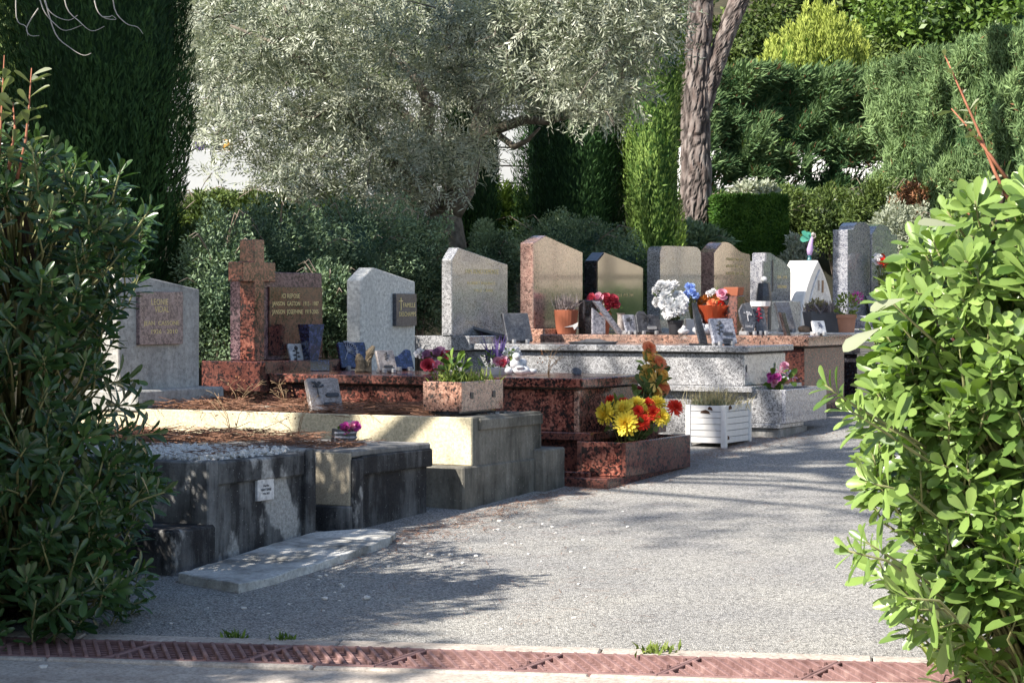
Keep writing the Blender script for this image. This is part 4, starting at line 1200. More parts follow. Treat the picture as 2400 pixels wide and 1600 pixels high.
# ---- clipped box block
def box_hedge():
    rg = np.random.default_rng(41); D = 24.5; k = D / FPX
    c = at(1755, 515, D); g = hill(c.x, c.y)
    t = thing('box_hedge', 'dense clipped dark green box block beside the pine trunk', 'clipped hedge', (c.x, c.y, g))
    hx, hy, z1 = 84 * k, .35, at(1755, 463, D).z - g
    z0 = 0.0; n = 26000
    P = np.stack([rg.uniform(-hx, hx, n), rg.uniform(-hy, hy, n), rg.uniform(z0, z1, n)], 1)
    ax = rg.integers(0, 5, n)
    off = np.abs(rg.normal(0, .035, n))
    P[ax == 0, 1] = -hy + off[ax == 0]; P[ax == 1, 2] = z1 - off[ax == 1]; P[ax == 2, 0] = -hx + off[ax == 2]; P[ax == 3, 0] = hx - off[ax == 3]; P[ax == 4, 1] = -hy + off[ax == 4] * 2
    nrm = np.zeros((n, 3)); nrm[(ax == 0) | (ax == 4), 1] = -1; nrm[ax == 1, 2] = 1; nrm[ax == 2, 0] = -1; nrm[ax == 3, 0] = 1
    cl = nz(P, 7)
    P += nrm * (cl * .035)[:, None]
    obj('foliage', leaves_mesh('box_leaves', P, nrm * .5 + np.array([0, 0, .5]) + rdir(n, rg) * .7, nrm + rdir(n, rg) * .5, .04 * rg.uniform(.7, 1.3, n), .014, .35 + .4 * cl + rg.normal(0, .15, n)), M['box'], t)
    MB().box(-hx + .06, hx - .06, -hy + .06, hy - .06, 0, z1 - .06).build('shade_core', M['box'], t)
box_hedge()

# ---- conifer hedges
def conifer_hedge(label, A0, A1, z_top, thick, n, rg, gap=False, lw=(.16, .034), mat='hedge', lean=.75, tb=.42, puff=.2):
    A0, A1 = Vector(A0), Vector(A1)
    e = (A1 - A0); Ln = e.length; e.normalize(); nn = Vector((e.y, -e.x, 0))
    if nn.y > 0: nn = -nn
    g = hill(A0.x, A0.y)
    t = thing('conifer_hedge', label, 'hedge', (A0.x, A0.y, g))
    s = rg.uniform(0, Ln, n); zz_ = rg.uniform(0, 1, n) * (z_top - g); dep = np.abs(rg.normal(0, .12, n))
    topm = rg.uniform(0, 1, n) < .18
    zz_[topm] = z_top - g - np.abs(rg.normal(0, .07, topm.sum())); dep[topm] = rg.uniform(0, thick, topm.sum())
    P = W3d(e)[None] * s[:, None] - W3d(nn)[None] * dep[:, None]; P[:, 2] = zz_
    cl = nz(np.stack([s, dep, zz_ * 1.2], 1), 1.7, A0.x) + .6 * nz(np.stack([s, dep, zz_], 1), 4.2, A0.y)
    P += W3d(nn)[None] * (cl * puff)[:, None]; P[:, 2] += np.where(topm, .12 * cl + np.abs(rg.normal(0, .04, n)), 0)
    if gap:
        gp = .75 * nz(np.stack([s * .8, dep * 0, zz_ * 1.5], 1), 2.1, 9.0) + .6 * nz(np.stack([s, dep * .5, zz_], 1), 5.5, 4.0)
        low = np.clip(1 - (zz_ / (z_top - g) - .2) / .5, 0, 1)
        keep = gp > -.7 + .85 * low
        keep |= rg.uniform(0, 1, n) < .06
        P, cl, s, zz_ = P[keep], cl[keep], s[keep], zz_[keep]; n = len(P)
    ax = np.array([.55, 0, 0]) * lean + np.array([0, 0, .5])
    A_ = ax + W3d(nn) * .45 + rg.normal(0, .32, (n, 3))
    tint = tb + .35 * cl + rg.normal(0, .17, n)
    m = rg.uniform(0, 1, n) < (.012 if not gap else .035)
    Nn = W3d(nn) + rdir(n, rg) * .5
    L = lw[0] * rg.uniform(.5, 1.4, n)
    obj('foliage', leaves_mesh('hedge_sprays', P[~m], A_[~m], Nn[~m], L[~m], lw[1] * rg.uniform(.7, 1.3, n)[~m], tint[~m]), M[mat], t)
    if m.sum(): obj('dead_sprays', leaves_mesh('dead_sprays', P[m], A_[m], Nn[m], L[m] * .9, lw[1], tint[m]), M['brown_leaf'], t)
    zc0 = (z_top - g) * (.72 if gap else .0)
    mb = MB(); Mx = Matrix.Rotation(math.atan2(e.y, e.x), 4, 'Z')
    sgn = -1 if (Mx @ Vector((0, 1, 0))).dot(nn) > 0 else 1
    y0, y1 = sorted((sgn * .2, sgn * (thick - .05)))
    mb.box(.05, Ln - .05, y0, y1, zc0, z_top - g - .12, Mx)
    mb.build('shade_core', M[mat], t)
    for i in range(int(Ln / .7)):
        x = (i + .3 + .4 * random.random()) * .7
        p = e * x - nn * thick * .5
        MB().tube([p + Vector((0, 0, -.1)), p + Vector((.05 * random.uniform(-1, 1), 0, 1.4)), p + Vector((.1 * random.uniform(-1, 1), 0, z_top - g - .2))], [.05, .04, .02], 7).build('trunk', M['dark_bark'], t, smooth=True)
        if gap:
            for b_ in range(5):
                z_ = random.uniform(.2, .55) * (z_top - g); q_ = p + Vector((0, 0, z_)); ee = q_ + Vector((random.uniform(-.7, .7), random.uniform(-.5, .3), random.uniform(.1, .5)))
                MB().tube([q_, (q_ + ee) / 2 + Vector((0, 0, .05)), ee], [.018, .012, .005], 5).build('branch', M['dark_bark'], t, smooth=True)
    return t
rg = np.random.default_rng(51)
ztop = at(1900, 185, 29.5).z
conifer_hedge('gappy conifer hedge with bare lower branches in front of the white wall', (2.2, 29.3, 0), (4.9, 29.3, 0), ztop, 1.0, 90000, rg, True, (.13, .02), tb=.2, puff=.38)
conifer_hedge('tall dense clipped conifer hedge rising behind the sunlit pittosporum bush', (4.5, 28.9, 0), (5.35, 24.3, 0), at(2400, 45, 23.6).z, 1.3, 100000, rg, False, (.1, .017), tb=.5, puff=.24)

cl_ = Vector((10.2, 24.6, 0)) + Vector((-0.829, -0.559, 0)) * 1.0; el_ = Vector((0.559, -0.829, 0))
conifer_hedge('low clipped hedge along the foot of the beige niche wall', cl_ - el_ * 4.6, cl_ + el_ * 9, 1.86, .7, 9000, rg, False, (.12, .04), tb=.3, puff=.06)

# ---- golden conifer
def golden():
    rg = np.random.default_rng(61); D = 34.5; k = D / FPX
    c = at(1912, 330, D); g = hill(c.x, c.y)
    t = thing('golden_conifer', 'bright yellow green rounded conifer rising above the hedge', 'conifer', (c.x, c.y, g))
    P, A, T = [], [], []
    for j in range(130):
        a = rg.uniform(0, 2 * math.pi); rr = math.sqrt(rg.uniform(0, 1)); x = math.cos(a) * rr * 135 * k; y = math.sin(a) * rr * .8
        pk = 1 - (abs(x) / (150 * k)) ** 2.2
        ztip = at(1912, 185, D).z - g + (at(1912, 10, D).z - at(1912, 185, D).z) * pk * (1 - .25 * (y / .8) ** 2) * rg.uniform(.6, 1.05)
        zb = max(0, ztip - rg.uniform(.9, 1.6))
        n = 230
        f = rg.uniform(0, 1, n) ** .8; w = .15 * (1 - f) ** .8 + .008
        an = rg.uniform(0, 2 * math.pi, n)
        p = np.stack([x + np.cos(an) * w + .05 * (f - .5) * (x / k) / 135, y + np.sin(an) * w, zb + (ztip - zb) * f], 1)
        P.append(p); A.append(np.stack([np.cos(an) * .35, np.sin(an) * .35, np.full(n, 1.0)], 1)); T.append(.0 + .75 * f + .3 * (p[:, 2] / 5 - .55) + rg.normal(0, .12, n))  # plumes lighten upward: green inside, with shading put into the tint
    P = np.concatenate(P); A = np.concatenate(A); T = np.concatenate(T); n = len(P)
    obj('foliage', leaves_mesh('gold_sprays', P, A + rg.normal(0, .2, (n, 3)), rdir(n, rg), .08 * rg.uniform(.6, 1.3, n), .02, T), M['gold_conifer'], t)
    MB().blob((0, 0, at(1912, 150, D).z - g - .9), 1.0, 3, .1, 2, (100 * k, .6, 1.5)).build('shade_core', M['gold_conifer'], t, smooth=True)
    MB().tube([(0, 0, -.1), (0, 0, 1.2)], [.12, .1], 8).build('trunk', M['dark_bark'], t, smooth=True)
golden()

# ---- trees of the wood behind
def bg_tree(px, py, rx, ry, D, n, mat, rg, label, leaf=(.15, .075), tb=.4):
    c = at(px, py, D); k = D / FPX; g = hill(c.x, c.y)
    t = thing('woodland_tree', label, 'tree', (c.x, c.y, g), 0, 'trees of the wood behind')
    ctr = Vector((0, 0, c.z - g)); rad = (rx * k, rx * k * .8, ry * k)
    P, d, cl = blob_points(n, rg, tuple(ctr), rad, .45, .3, 3.0 / rad[0])
    cl2 = nz(P, 2.6, px * .01)
    A = rdir(n, rg) + np.array([0, 0, -.1])
    P += d * (cl2 * .25)[:, None]
    obj('crown', leaves_mesh('wood_leaves', P, A, rdir(n, rg) + np.array([-.3, -.4, .6]), leaf[0] * rg.uniform(.6, 1.3, n), leaf[1] * rg.uniform(.7, 1.3, n), tb + .4 * cl + .35 * cl2 + rg.normal(0, .15, n)), M[mat], t)
    MB().blob(tuple(ctr), 1.0, 3, .16, px * .03, (rad[0] * .62, rad[1] * .62, rad[2] * .62)).build('shade_core', M[mat], t, smooth=True)
    z0 = -.4
    MB().tube([(0, 0, z0), (.05, 0, ctr.z * .5), (0, 0, ctr.z)], [rx * k * .09 + .03, rx * k * .07 + .02, rx * k * .04], 8).build('trunk', M['dark_bark'], t, smooth=True)
    return t
rg = np.random.default_rng(71)
bg_tree(2250, 60, 240, 150, 37.5, 12000, 'broadleaf', rg, 'glossy broadleaved tree above the tall clipped hedge', (.13, .07), .3)
bg_tree(2060, 200, 110, 110, 37.0, 6000, 'wood', rg, 'olive toned woodland tree beside the golden conifer', (.12, .05), .5)
bg_tree(1790, 170, 120, 190, 38.5, 9000, 'wood', rg, 'dark woodland tree between pine fork and golden conifer', (.12, .05), .35)
bg_tree(1660, 330, 100, 160, 37.0, 6000, 'wood', rg, 'shadowy woodland tree behind the pine trunk', (.12, .05), .3)
bg_tree(1960, -60, 200, 170, 42, 9000, 'wood', rg, 'woodland tree with loose olive foliage above the golden conifer', (.13, .05), .55)
bg_tree(1520, 60, 170, 200, 40, 8000, 'wood', rg, 'woodland tree behind the tall slim cypress', (.14, .06), .5)
for px, py, rx, ry, D in ((1300, 60, 200, 230, 38), (1080, 150, 190, 210, 37), (860, 60, 210, 230, 38.5), (640, 120, 200, 220, 38), (430, 60, 200, 240, 38), (180, 120, 220, 260, 36), (-60, 150, 200, 280, 35), (1240, -220, 300, 220, 45), (700, -220, 320, 220, 45), (200, -240, 300, 220, 44), (1750, -220, 300, 200, 47), (2350, -200, 300, 200, 46), (1480, 330, 130, 150, 36)):
    bg_tree(px, py, rx, ry, D, 6500, 'wood', rg, 'woodland tree filling the slope behind the columbarium', (.16, .07), .45)

# ---- pittosporum bushes in the foreground: rosettes of leathery leaves
def inpoly(x, y, poly):
    ins = False; j = len(poly) - 1
    for i in range(len(poly)):
        xi, yi = poly[i]; xj, yj = poly[j]
        if (yi > y) != (yj > y) and x < (xj - xi) * (y - yi) / (yj - yi + 1e-12) + xi: ins = not ins
        j = i
    return ins
LEAFPROTO = {}
def bush(name, label, poly, cpx, Dc, depth, ntip, mat, rg, leaf_len, leaf_w, extra_tips=(), nleaf=(9, 15), tint_b=.45, outx=-1):
    cx_ = (cpx - 1200) / FPX * Dc
    g = hill(cx_, Dc)
    t = thing(name, label, 'bush', (cx_, Dc, g)); O = W3d((cx_, Dc, g))
    xs = [p[0] for p in poly]; ysq = [p[1] for p in poly]
    tips, dirs = [], []
    half = max(abs(x - cpx) for x in xs)
    tries = 0
    while len(tips) < ntip and tries < 60000:
        tries += 1
        px = rg.uniform(cpx - half, cpx + half); py = rg.uniform(min(ysq), max(ysq))
        mx = px if (px - cpx) * outx > 0 else 2 * cpx - px      # the hidden half mirrors the visible one
        if not inpoly(mx, py, poly): continue
        # half width of the bush at this height
        row = [x for x in np.linspace(min(xs), max(xs), 40) if inpoly(x, py, poly)]
        hw = max(abs(x - cpx) for x in row) if row else half
        rho = min(1, abs(px - cpx) / max(hw, 1))
        f = math.sqrt(max(0, 1 - rho * rho))
        sgn = 1 if rg.uniform() < .25 else -1
        D = Dc + sgn * f * depth * (1 - .45 * rg.uniform() ** 1.5)
        w = W3d(at(px, py, D)) - O
        if w[2] < .02: continue
        tips.append(w)
        ctr = np.array([0, 0, w[2] - .25])
        d = unit(w - ctr) ; d = unit(d + np.array([0, 0, .45]) + rg.normal(0, .35, 3))
        dirs.append(d)
    for px, py, D, d in extra_tips:
        tips.append(W3d(at(px, py, D)) - O); dirs.append(unit(np.array(d, float)))
    tips, dirs = np.array(tips), np.array(dirs)
    P, A, N_, L, Wd, T = [], [], [], [], [], []
    segs = []
    for w, d in zip(tips, dirs):
        n = rg.integers(*nleaf)
        s1 = unit(np.cross(d, rg.normal(size=3))); s2 = np.cross(d, s1)
        sc = rg.uniform(.75, 1.2); tb = tint_b + rg.normal(0, .16)
        back = .30 * rg.uniform(.6, 1.2)
        for k in range(n):
            an = k * 2.39996 + rg.normal(0, .15); f = (k + .5) / n            # f=0 tip, 1 lowest
            out = math.cos(an) * s1 + math.sin(an) * s2
            el = math.radians(28 + 50 * f + rg.normal(0, 9))
            a = d * math.cos(el) + out * math.sin(el)
            P.append(w - d * (.10 * f) * sc + out * .004); A.append(a); N_.append(d * math.sin(el) - out * math.cos(el) + rg.normal(0, .12, 3))
            l = leaf_len * sc * (.55 + .55 * f) * rg.uniform(.85, 1.15); L.append(l); Wd.append(leaf_w * sc * (.7 + .35 * f) * rg.uniform(.85, 1.15))
            T.append(tb + (.22 if f < .3 else 0) + rg.normal(0, .12))
        m1 = w - d * .13; ctr = np.array([0, 0, max(.02, w[2] - .45)])
        m2 = m1 + (ctr - m1) * .38
        segs.append(([Vector(w + d * .003), Vector(m1), Vector(m2), Vector(m2 + (ctr - m2) * .7)], [.0028, .0042, .006, .009]))
    P, A, N_, L, Wd, T = map(np.array, (P, A, N_, L, Wd, T))
    # the 300 leaves that show largest become parts of their own
    Wp = P + O
    fx = Wp[:, 0] / Wp[:, 1] * FPX + 1200; fy = 715 - (Wp[:, 2] - CAMZ) / Wp[:, 1] * FPX
    view = unit(Wp - np.array([0, 0, CAMZ]))
    area = L * Wd / Wp[:, 1] ** 2 * (.25 + np.abs((unit(N_) * view).sum(1)))
    rad = np.hypot(P[:, 0], P[:, 1]); front = (Wp[:, 1] < Dc - depth * .25) | (rad > .75 * half * Dc / FPX)
    score = np.where((fx > 20) & (fx < 2380) & (fy > 20) & (fy < 1580) & front, area, 0)
    pick = np.argsort(-score)[:300]
    rest = np.ones(len(P), bool); rest[pick] = False
    o = obj('foliage', leaves_mesh(name + '_leaves', P[rest], A[rest], N_[rest], L[rest], Wd[rest], T[rest], 'blade'), M[mat], t); o['kind'] = 'stuff'
    if mat not in LEAFPROTO:
        LEAFPROTO[mat] = []
        for v in range(6):
            me = leaves_mesh('leaf', [[0, 0, 0]], [[1, 0, 0]], [[0, 0, 1]], 1.0, 1.0, [0.15 + .14 * v], 'blade', .06 + .04 * (v % 3)); me.materials.append(M[mat])
            LEAFPROTO[mat].append(me)
    for i in pick:
        a = unit(A[i]); s = unit(np.cross(a, N_[i])); nn = np.cross(s, a)
        v = int(np.clip((T[i] - .15) / .14 + .5, 0, 5))
        lo = link(bpy.data.objects.new('leaf', LEAFPROTO[mat][v]), t)
        Mx = Matrix(((a[0] * L[i], -s[0] * Wd[i], nn[0] * Wd[i], P[i][0]), (a[1] * L[i], -s[1] * Wd[i], nn[1] * Wd[i], P[i][1]), (a[2] * L[i], -s[2] * Wd[i], nn[2] * Wd[i], P[i][2]), (0, 0, 0, 1)))
        lo.matrix_local = Mx
    stems('twigs', 'green_twig', t, segs, 5)['kind'] = 'stuff'
    for k in range(6):
        a = k * 1.05; r = .12
        stems('stem', 'twig', t, [([(.03 * math.cos(a), .03 * math.sin(a), -.08), (r * math.cos(a), r * math.sin(a), .5), (1.8 * r * math.cos(a), 1.8 * r * math.sin(a), 1.2)], [.022, .016, .009])], 6)
    return t, O

rg = np.random.default_rng(81)
polyR = [(2420, 430), (2270, 450), (2190, 500), (2140, 560), (2110, 620), (2080, 680), (2060, 760), (2040, 830), (2035, 900), (2020, 980), (2000, 1040), (2010, 1120), (2060, 1190), (2070, 1250), (2040, 1290), (2060, 1350), (2110, 1380), (2110, 1440), (2190, 1480), (2230, 1530), (2300, 1590), (2420, 1600)]
exR = [(1990, 960, 6.9, (-.9, -.2, .55)), (1930, 900, 6.9, (-.9, -.25, .6)), (2045, 985, 7.0, (-.8, -.3, .4)), (1985, 1290, 6.8, (-.95, -.25, .25)), (2030, 1270, 6.9, (-.8, -.4, .5)), (2080, 700, 7.0, (-.7, -.3, .6)), (2030, 1130, 6.9, (-.9, -.3, .2)), (2120, 1430, 6.9, (-.9, -.3, .0)), (2170, 1480, 6.9, (-.8, -.3, -.2)), (2220, 1530, 7.0, (-.7, -.3, -.3)), (2110, 1400, 6.8, (-.9, -.3, .1))]
bushR, OR_ = bush('pittosporum_bush', 'bright sunlit pittosporum bush with leathery leaf rosettes at the path edge', polyR, 2440, 7.55, .62, 520, 'pitto', rg, .125, .039, exR, tint_b=.5)
polyL = [(60, 270), (130, 330), (200, 380), (270, 385), (330, 480), (345, 560), (340, 640), (290, 720), (270, 800), (300, 880), (280, 950), (330, 1020), (360, 1100), (385, 1150), (360, 1220), (310, 1280), (380, 1330), (350, 1400), (280, 1460), (150, 1500), (60, 1500)]
exL = [(285, 390, 8.7, (.3, -.2, .9)), (355, 485, 8.7, (.6, -.3, .8)), (395, 1150, 8.7, (.9, -.2, .3)), (365, 1015, 8.8, (.8, -.2, .1)), (315, 890, 8.8, (.9, -.3, .1)), (325, 950, 8.8, (.9, -.3, .0)), (60, 1050, 8.2, (.4, -.8, .4))]
bushL, OL_ = bush('pittosporum_bush', 'big dark pittosporum bush in shade beside the gravel tomb, its top catching sun', polyL, 40, 9.15, .75, 620, 'pitto_shaded', rg, .098, .026, exL, outx=1, tint_b=.4)
# unseen bushes carry the hedge on past the left edge, placed to throw shade
def shade_shrub():
    rg = np.random.default_rng(91)
    for (x, y, h, r, n) in ((-3.3, 6.3, 2.3, .8, 7000), (-3.5, 7.6, 3.3, .9, 9000), (-5.1, 7.0, 3.2, .95, 8000), (-4.4, 9.6, 3.0, .9, 7000), (-3.2, 9.9, 2.9, .85, 8000)):
        g = hill(x, y)
        t = thing('pittosporum_bush', 'unseen pittosporum hedge bush placed beyond the dark bush to throw shade', 'bush', (x, y, g), 0, 'unseen hedge bushes placed for shade')
        P, d, cl = blob_points(n, rg, (0, 0, h * .5), (r, r, h * .52), .5, .2, 1.6)
        P[:, 2] = np.maximum(P[:, 2], .02)
        obj('foliage', leaves_mesh('hedge_leaves', P, d + rdir(n, rg) * .8, d + rdir(n, rg) * .6, .11, .04, .4 + .2 * rg.normal(size=n)), M['pitto_shaded'], t)
        MB().blob((0, 0, h * .5), 1, 3, .15, x, (r * .7, r * .7, h * .42)).build('shade_core', M['pitto_shaded'], t, smooth=True)
        MB().tube([(0, 0, -.1), (0, 0, h * .5)], [.05, .03], 7).build('stem', M['twig'], t)
shade_shrub()

def shade_tree():  # tree out of view, added to shade the drain and block sky
    rg = np.random.default_rng(93)
    x, y = -7.3, 4.8; g = hill(x, y)
    t = thing('unseen_shade_tree', 'unseen broadleaved tree added beyond the hedge bushes to shade the drain', 'tree', (x, y, g))
    n = 9000
    P, d, cl = blob_points(n, rg, (0, 0, 5.6), (1.5, 1.6, 1.3), .3, .3, 1.2)
    obj('crown', leaves_mesh('tree_leaves', P, d + rdir(n, rg), rdir(n, rg), .14, .09, .4 + .2 * rg.normal(size=n)), M['wood'], t)
    MB().tube([(0, 0, -.2), (.05, 0, 2.5), (0, 0, 5.4)], [.14, .12, .05], 10).build('trunk', M['dark_bark'], t, smooth=True)
shade_tree()

# ---- silverberry shoots above both bushes
def silverberry(label, shoots, D, nleaf, rg, lw=(.075, .034), big=()):
    b = at(*shoots[0][0], D); g = hill(b.x, b.y)
    t = thing('silverberry_shoots', label, 'shrub', (b.x, b.y, g)); O = W3d((b.x, b.y, g))
    segs, P, A, N_, L, Wd = [], [], [], [], [], []
    for pts in shoots:
        w = [W3d(at(*p, D + .1 * i / len(pts))) - O for i, p in enumerate(pts)]
        segs.append(([Vector(q) for q in w], [.007 - .005 * i / (len(w) - 1) for i in range(len(w))]))
        for i in range(len(w) - 1):
            for k in range(nleaf):
                f = rg.uniform(); p = w[i] + (w[i + 1] - w[i]) * f; d = unit(w[i + 1] - w[i])
                o = unit(np.cross(d, rg.normal(size=3)))
                P.append(p); A.append(o + d * .6); N_.append(d + rdir(1, rg)[0] * .5); L.append(lw[0] * rg.uniform(.5, 1.2)); Wd.append(lw[1] * rg.uniform(.6, 1.1))
    for px, py, D2, d, l in big:
        P.append(W3d(at(px, py, D2)) - O); A.append(np.array(d)); N_.append(np.array((.1, -.5, .8))); L.append(l); Wd.append(l * .42)
    base = np.array([0, 0, -.05])
    s0 = [W3d(at(*s[0], D)) - O for s in shoots]
    bsegs = []
    for q in s0: bsegs.append(([Vector(base + np.array([0, 1.1, 0])), Vector(base * .5 + q * .5 + np.array([.0, .9, 0])), Vector(q + np.array([0, .12, -.12])), Vector(q)], [.012, .01, .009, .007]))
    stems('base_stem', 'dark_bark', t, bsegs, 6)
    stems('shoot', 'red_twig', t, segs, 6)
    for i in range(len(P)):
        me = leaves_mesh('leaf', [[0, 0, 0]], [A[i]], [N_[i]], L[i], Wd[i], [float(rg.uniform(.2, .9))], 'blade', .1)
        o = obj('leaf', me, M['eleagnus'], t); o.location = P[i]
rg = np.random.default_rng(95)
silverberry('silverberry shoots with pale leaves and red stems above the sunlit bush', [[(2370, 480), (2330, 400), (2290, 300), (2250, 210), (2210, 120)], [(2360, 420), (2310, 350), (2270, 300), (2230, 255)], [(2330, 560), (2270, 500), (2200, 470)]], 7.3, 5, rg, (.045, .022), [(2120, 700, 6.95, (-.9, -.1, -.25), .11), (2060, 770, 6.95, (-.85, -.2, -.45), .13), (2240, 530, 6.95, (-.8, -.2, .1), .12)])
silverberry('silverberry shoots with grey leaves and red stems over the dark shaded bush', [[(40, 420), (60, 330), (68, 250), (74, 160)], [(-10, 430), (0, 330), (5, 230), (10, 130)], [(20, 400), (35, 300), (30, 240)]], 8.55, 7, rg, (.085, .036))

# ---- the pine that dapples the path, standing outside the left edge; its bare twigs hang into the frame
def shade_pine():
    rg = np.random.default_rng(101)
    x, y = -6.3, 8.8; g = hill(x, y)
    t = thing('pine_tree', 'tall pine whose bare pale twigs hang before the broad dark cypress', 'pine tree', (x, y, g)); O = W3d((x, y, g))
    MB().tube([(0, 0, -.2), (.1, .1, 3), (.3, .0, 6), (.9, -.3, 9.5)], [.26, .22, .18, .08], 12).build('trunk', M['dark_bark'], t, smooth=True)
    cen = []
    segs = []
    for k in range(150):
        # crown positions whose shade lands on the graves and the path, carried back along the sun
        if k < 85: tr, tu = rg.uniform(-.2, 6.5), rg.uniform(-3.4, -.2)
        elif k < 115: tr, tu = rg.uniform(.9, 7.0), rg.uniform(-.2, 2.6)
        else: tr, tu = rg.uniform(1.2, 2.7), rg.uniform(2.0, 2.9)
        if .5 < tr < 3.4 and -1.4 < tu < .7: continue
        gx = P0.x + ER.x * tr - EG.x * tu; gy = P0.y + ER.y * tr - EG.y * tu
        z = rg.uniform(6.8, 9.6)
        s = (z - .055 * gy - ((1.4 if k >= 115 else .6) if tu > -.2 else 0)) / SUN_DIR.z
        c = W3d((gx + SUN_DIR.x * s, gy + SUN_DIR.y * s, z)) - O
        cen.append(c)
        b = Vector((.3 + .1 * (c[2] - 6), 0, min(c[2] - .4, 9)))
        if k % 2 == 0: segs.append(([b, b.lerp(Vector(c), .5) + Vector((0, 0, .25)), Vector(c)], [.05, .03, .01]))
    stems('limbs', 'dark_bark', t, segs, 5)
    P, A = [], []
    for c in cen:
        for q in range(22):
            d = unit(rg.normal(size=3) + np.array([0, 0, .25])); p = c + rg.normal(0, .3, 3) * np.array([1, 1, .5])
            n = 26
            dd = unit(d + rg.normal(0, .45, (n, 3)))
            P.append(np.repeat(p[None], n, 0) + d * rg.uniform(-.05, .1, (n, 1))); A.append(dd)
    P = np.concatenate(P); A = np.concatenate(A); n = len(P)
    obj('crown', leaves_mesh('needle_tufts', P, A, rdir(n, rg), .13, .006, .4 + .2 * rg.normal(size=n), bend=0), M['pine_needles'], t)
    tw = []
    def q(px, py, D=11.0): return Vector(W3d(at(px, py, D)) - O)
    for l in ([(40, -80), (38, 40), (60, 62), (65, 85)], [(80, -60), (100, 20), (130, 58), (155, 72), (195, 58)], [(98, -60), (105, 5), (125, 35), (160, 48), (182, 36)], [(140, -80), (155, 15), (185, 50), (215, 73), (245, 62)], [(218, -80), (222, 5), (240, 40), (272, 46), (262, 36)], [(262, -60), (268, 20), (295, 55), (322, 64), (335, 80)], [(105, 0), (130, 80), (165, 113), (195, 130), (214, 125)], [(90, 20), (70, 50), (62, 70), (72, 84), (92, 84)], [(240, 40), (256, 40), (262, 37)]):
        cv = [q(*p) for p in l]; sm = []
        for i in range(len(cv) - 1):
            a0, a1, a2, a3 = cv[max(i - 1, 0)], cv[i], cv[i + 1], cv[min(i + 2, len(cv) - 1)]
            for f in (0, .25, .5, .75):
                sm.append(.5 * ((2 * a1) + (a2 - a0) * f + (2 * a0 - 5 * a1 + 4 * a2 - a3) * f * f + (3 * a1 - a0 - 3 * a2 + a3) * f ** 3))
        sm.append(cv[-1])
        tw.append((sm, [.0036 - .0026 * i / len(sm) for i in range(len(sm))]))
    ob = stems('bare_twigs', 'pale_twig', t, tw, 5)
    # the limb that carries them
    MB().tube([(.3, .1, 5), q(20, -260, 10.6), q(130, -80, 11), q(290, -70, 11)], [.08, .04, .014, .006], 7).build('limb', M['dark_bark'], t, smooth=True)
shade_pine()

# ---- ground plants at the edges
def tuft(name, label, w, n, h, spread, mat, rg, width=.006, group=None, parent=None):
    P = rg.normal(0, spread * .4, (n, 3)); P[:, 2] = 0
    A = rg.normal(0, .45, (n, 3)); A[:, 2] = np.abs(A[:, 2]) + .7
    me = leaves_mesh(name, P, A, rdir(n, rg), h * rg.uniform(.4, 1.1, n), width * rg.uniform(.6, 1.3, n), rg.uniform(.1, .9, n), bend=.25)
    o = obj(name, me, M[mat], parent)
    o.location = w
    if parent is None: tag(o, label, 'weeds' if 'weed' in name else 'grass', group)
    return o
rg = np.random.default_rng(111)
tuft('grass_tuft', 'green grass tuft at the corner of the red planter', ground_hit(1476, 1122), 50, .1, .05, 'grass', rg)
for px, py, s, lab in ((545, 1500, .05, 'low green weed at the shaded drain edge'), (668, 1503, .04, 'smaller weed at the shaded drain edge next to a bigger one')):
    tuft('weed', lab, ground_hit(px, py), 40, s, .05, 'broadleaf', rg, .012)
for px, py, lab in ((1540, 1533, 'pale thin weed growing in the kerb joint of the drain'), (2250, 1572, 'leafy weeds under the sunlit bush by the drain')):
    tuft('weed', lab, ground_hit(px, py), 60 if px < 2000 else 240, .06 if px < 2000 else .2, .1 if px < 2000 else .09, 'grass', rg, .012)
# ================================================================== things standing on the graves
def relief(kind, parent, x, z, s, mat='bronze', y=0.0):
    """small raised metal ornament on a plaque face"""
    mb = MB(); rr = random.Random(int(x * 1000) + int(z * 777))
    if kind == 'tree':
        mb.tube([(x, y, z - s * .5), (x - s * .03, y - .004, z - s * .1), (x, y - .004, z + s * .1)], [s * .05, s * .04, s * .03], 6)
        for i in range(11):
            a = rr.uniform(-.2, math.pi + .2); q = rr.uniform(.2, .42) * s
            e = (x + math.cos(a) * q, y - .006, z + s * .12 + math.sin(a) * q * .8)
            mb.tube([(x, y - .004, z + s * .05), e], [s * .025, s * .015], 5)
            mb.blob(e, s * .09, 1, .3, i, (1, .4, .8))
    elif kind == 'rose':
        mb.tube([(x - s * .1, y, z - s * .5), (x, y - .005, z), (x + s * .06, y - .005, z + s * .3)], s * .025, 5)
        mb.blob((x + s * .06, y - .006, z + s * .34), s * .13, 2, .3, 1, (1, .5, 1))
        for i in range(5):
            zz_ = z - s * .35 + i * s * .13; q = (1 if i % 2 else -1)
            mb.blob((x + q * s * .13, y - .004, zz_), s * .1, 1, .3, i, (1.3, .4, .6))
    elif kind == 'spray':
        for i in range(9):
            a = -.5 + i * .28; e = (x + math.cos(a) * s * .5, y - .006, z + math.sin(a) * s * .5)
            mb.tube([(x - s * .2, y, z - s * .4), (x, y - .005, z), e], [s * .02, s * .02, s * .012], 5)
            mb.blob(e, s * .09, 1, .3, i, (1, .4, .8))
    elif kind == 'bar':
        w, h = s
        mb.prism([(x - w / 2, z), (x - w / 2 + h * .3, z + h / 2), (x + w / 2 - h * .3, z + h / 2), (x + w / 2, z), (x + w / 2 - h * .3, z - h / 2), (x - w / 2 + h * .3, z - h / 2)], y - .008, y + .001)
    return mb.build('ornament', M[mat], parent, smooth=False)

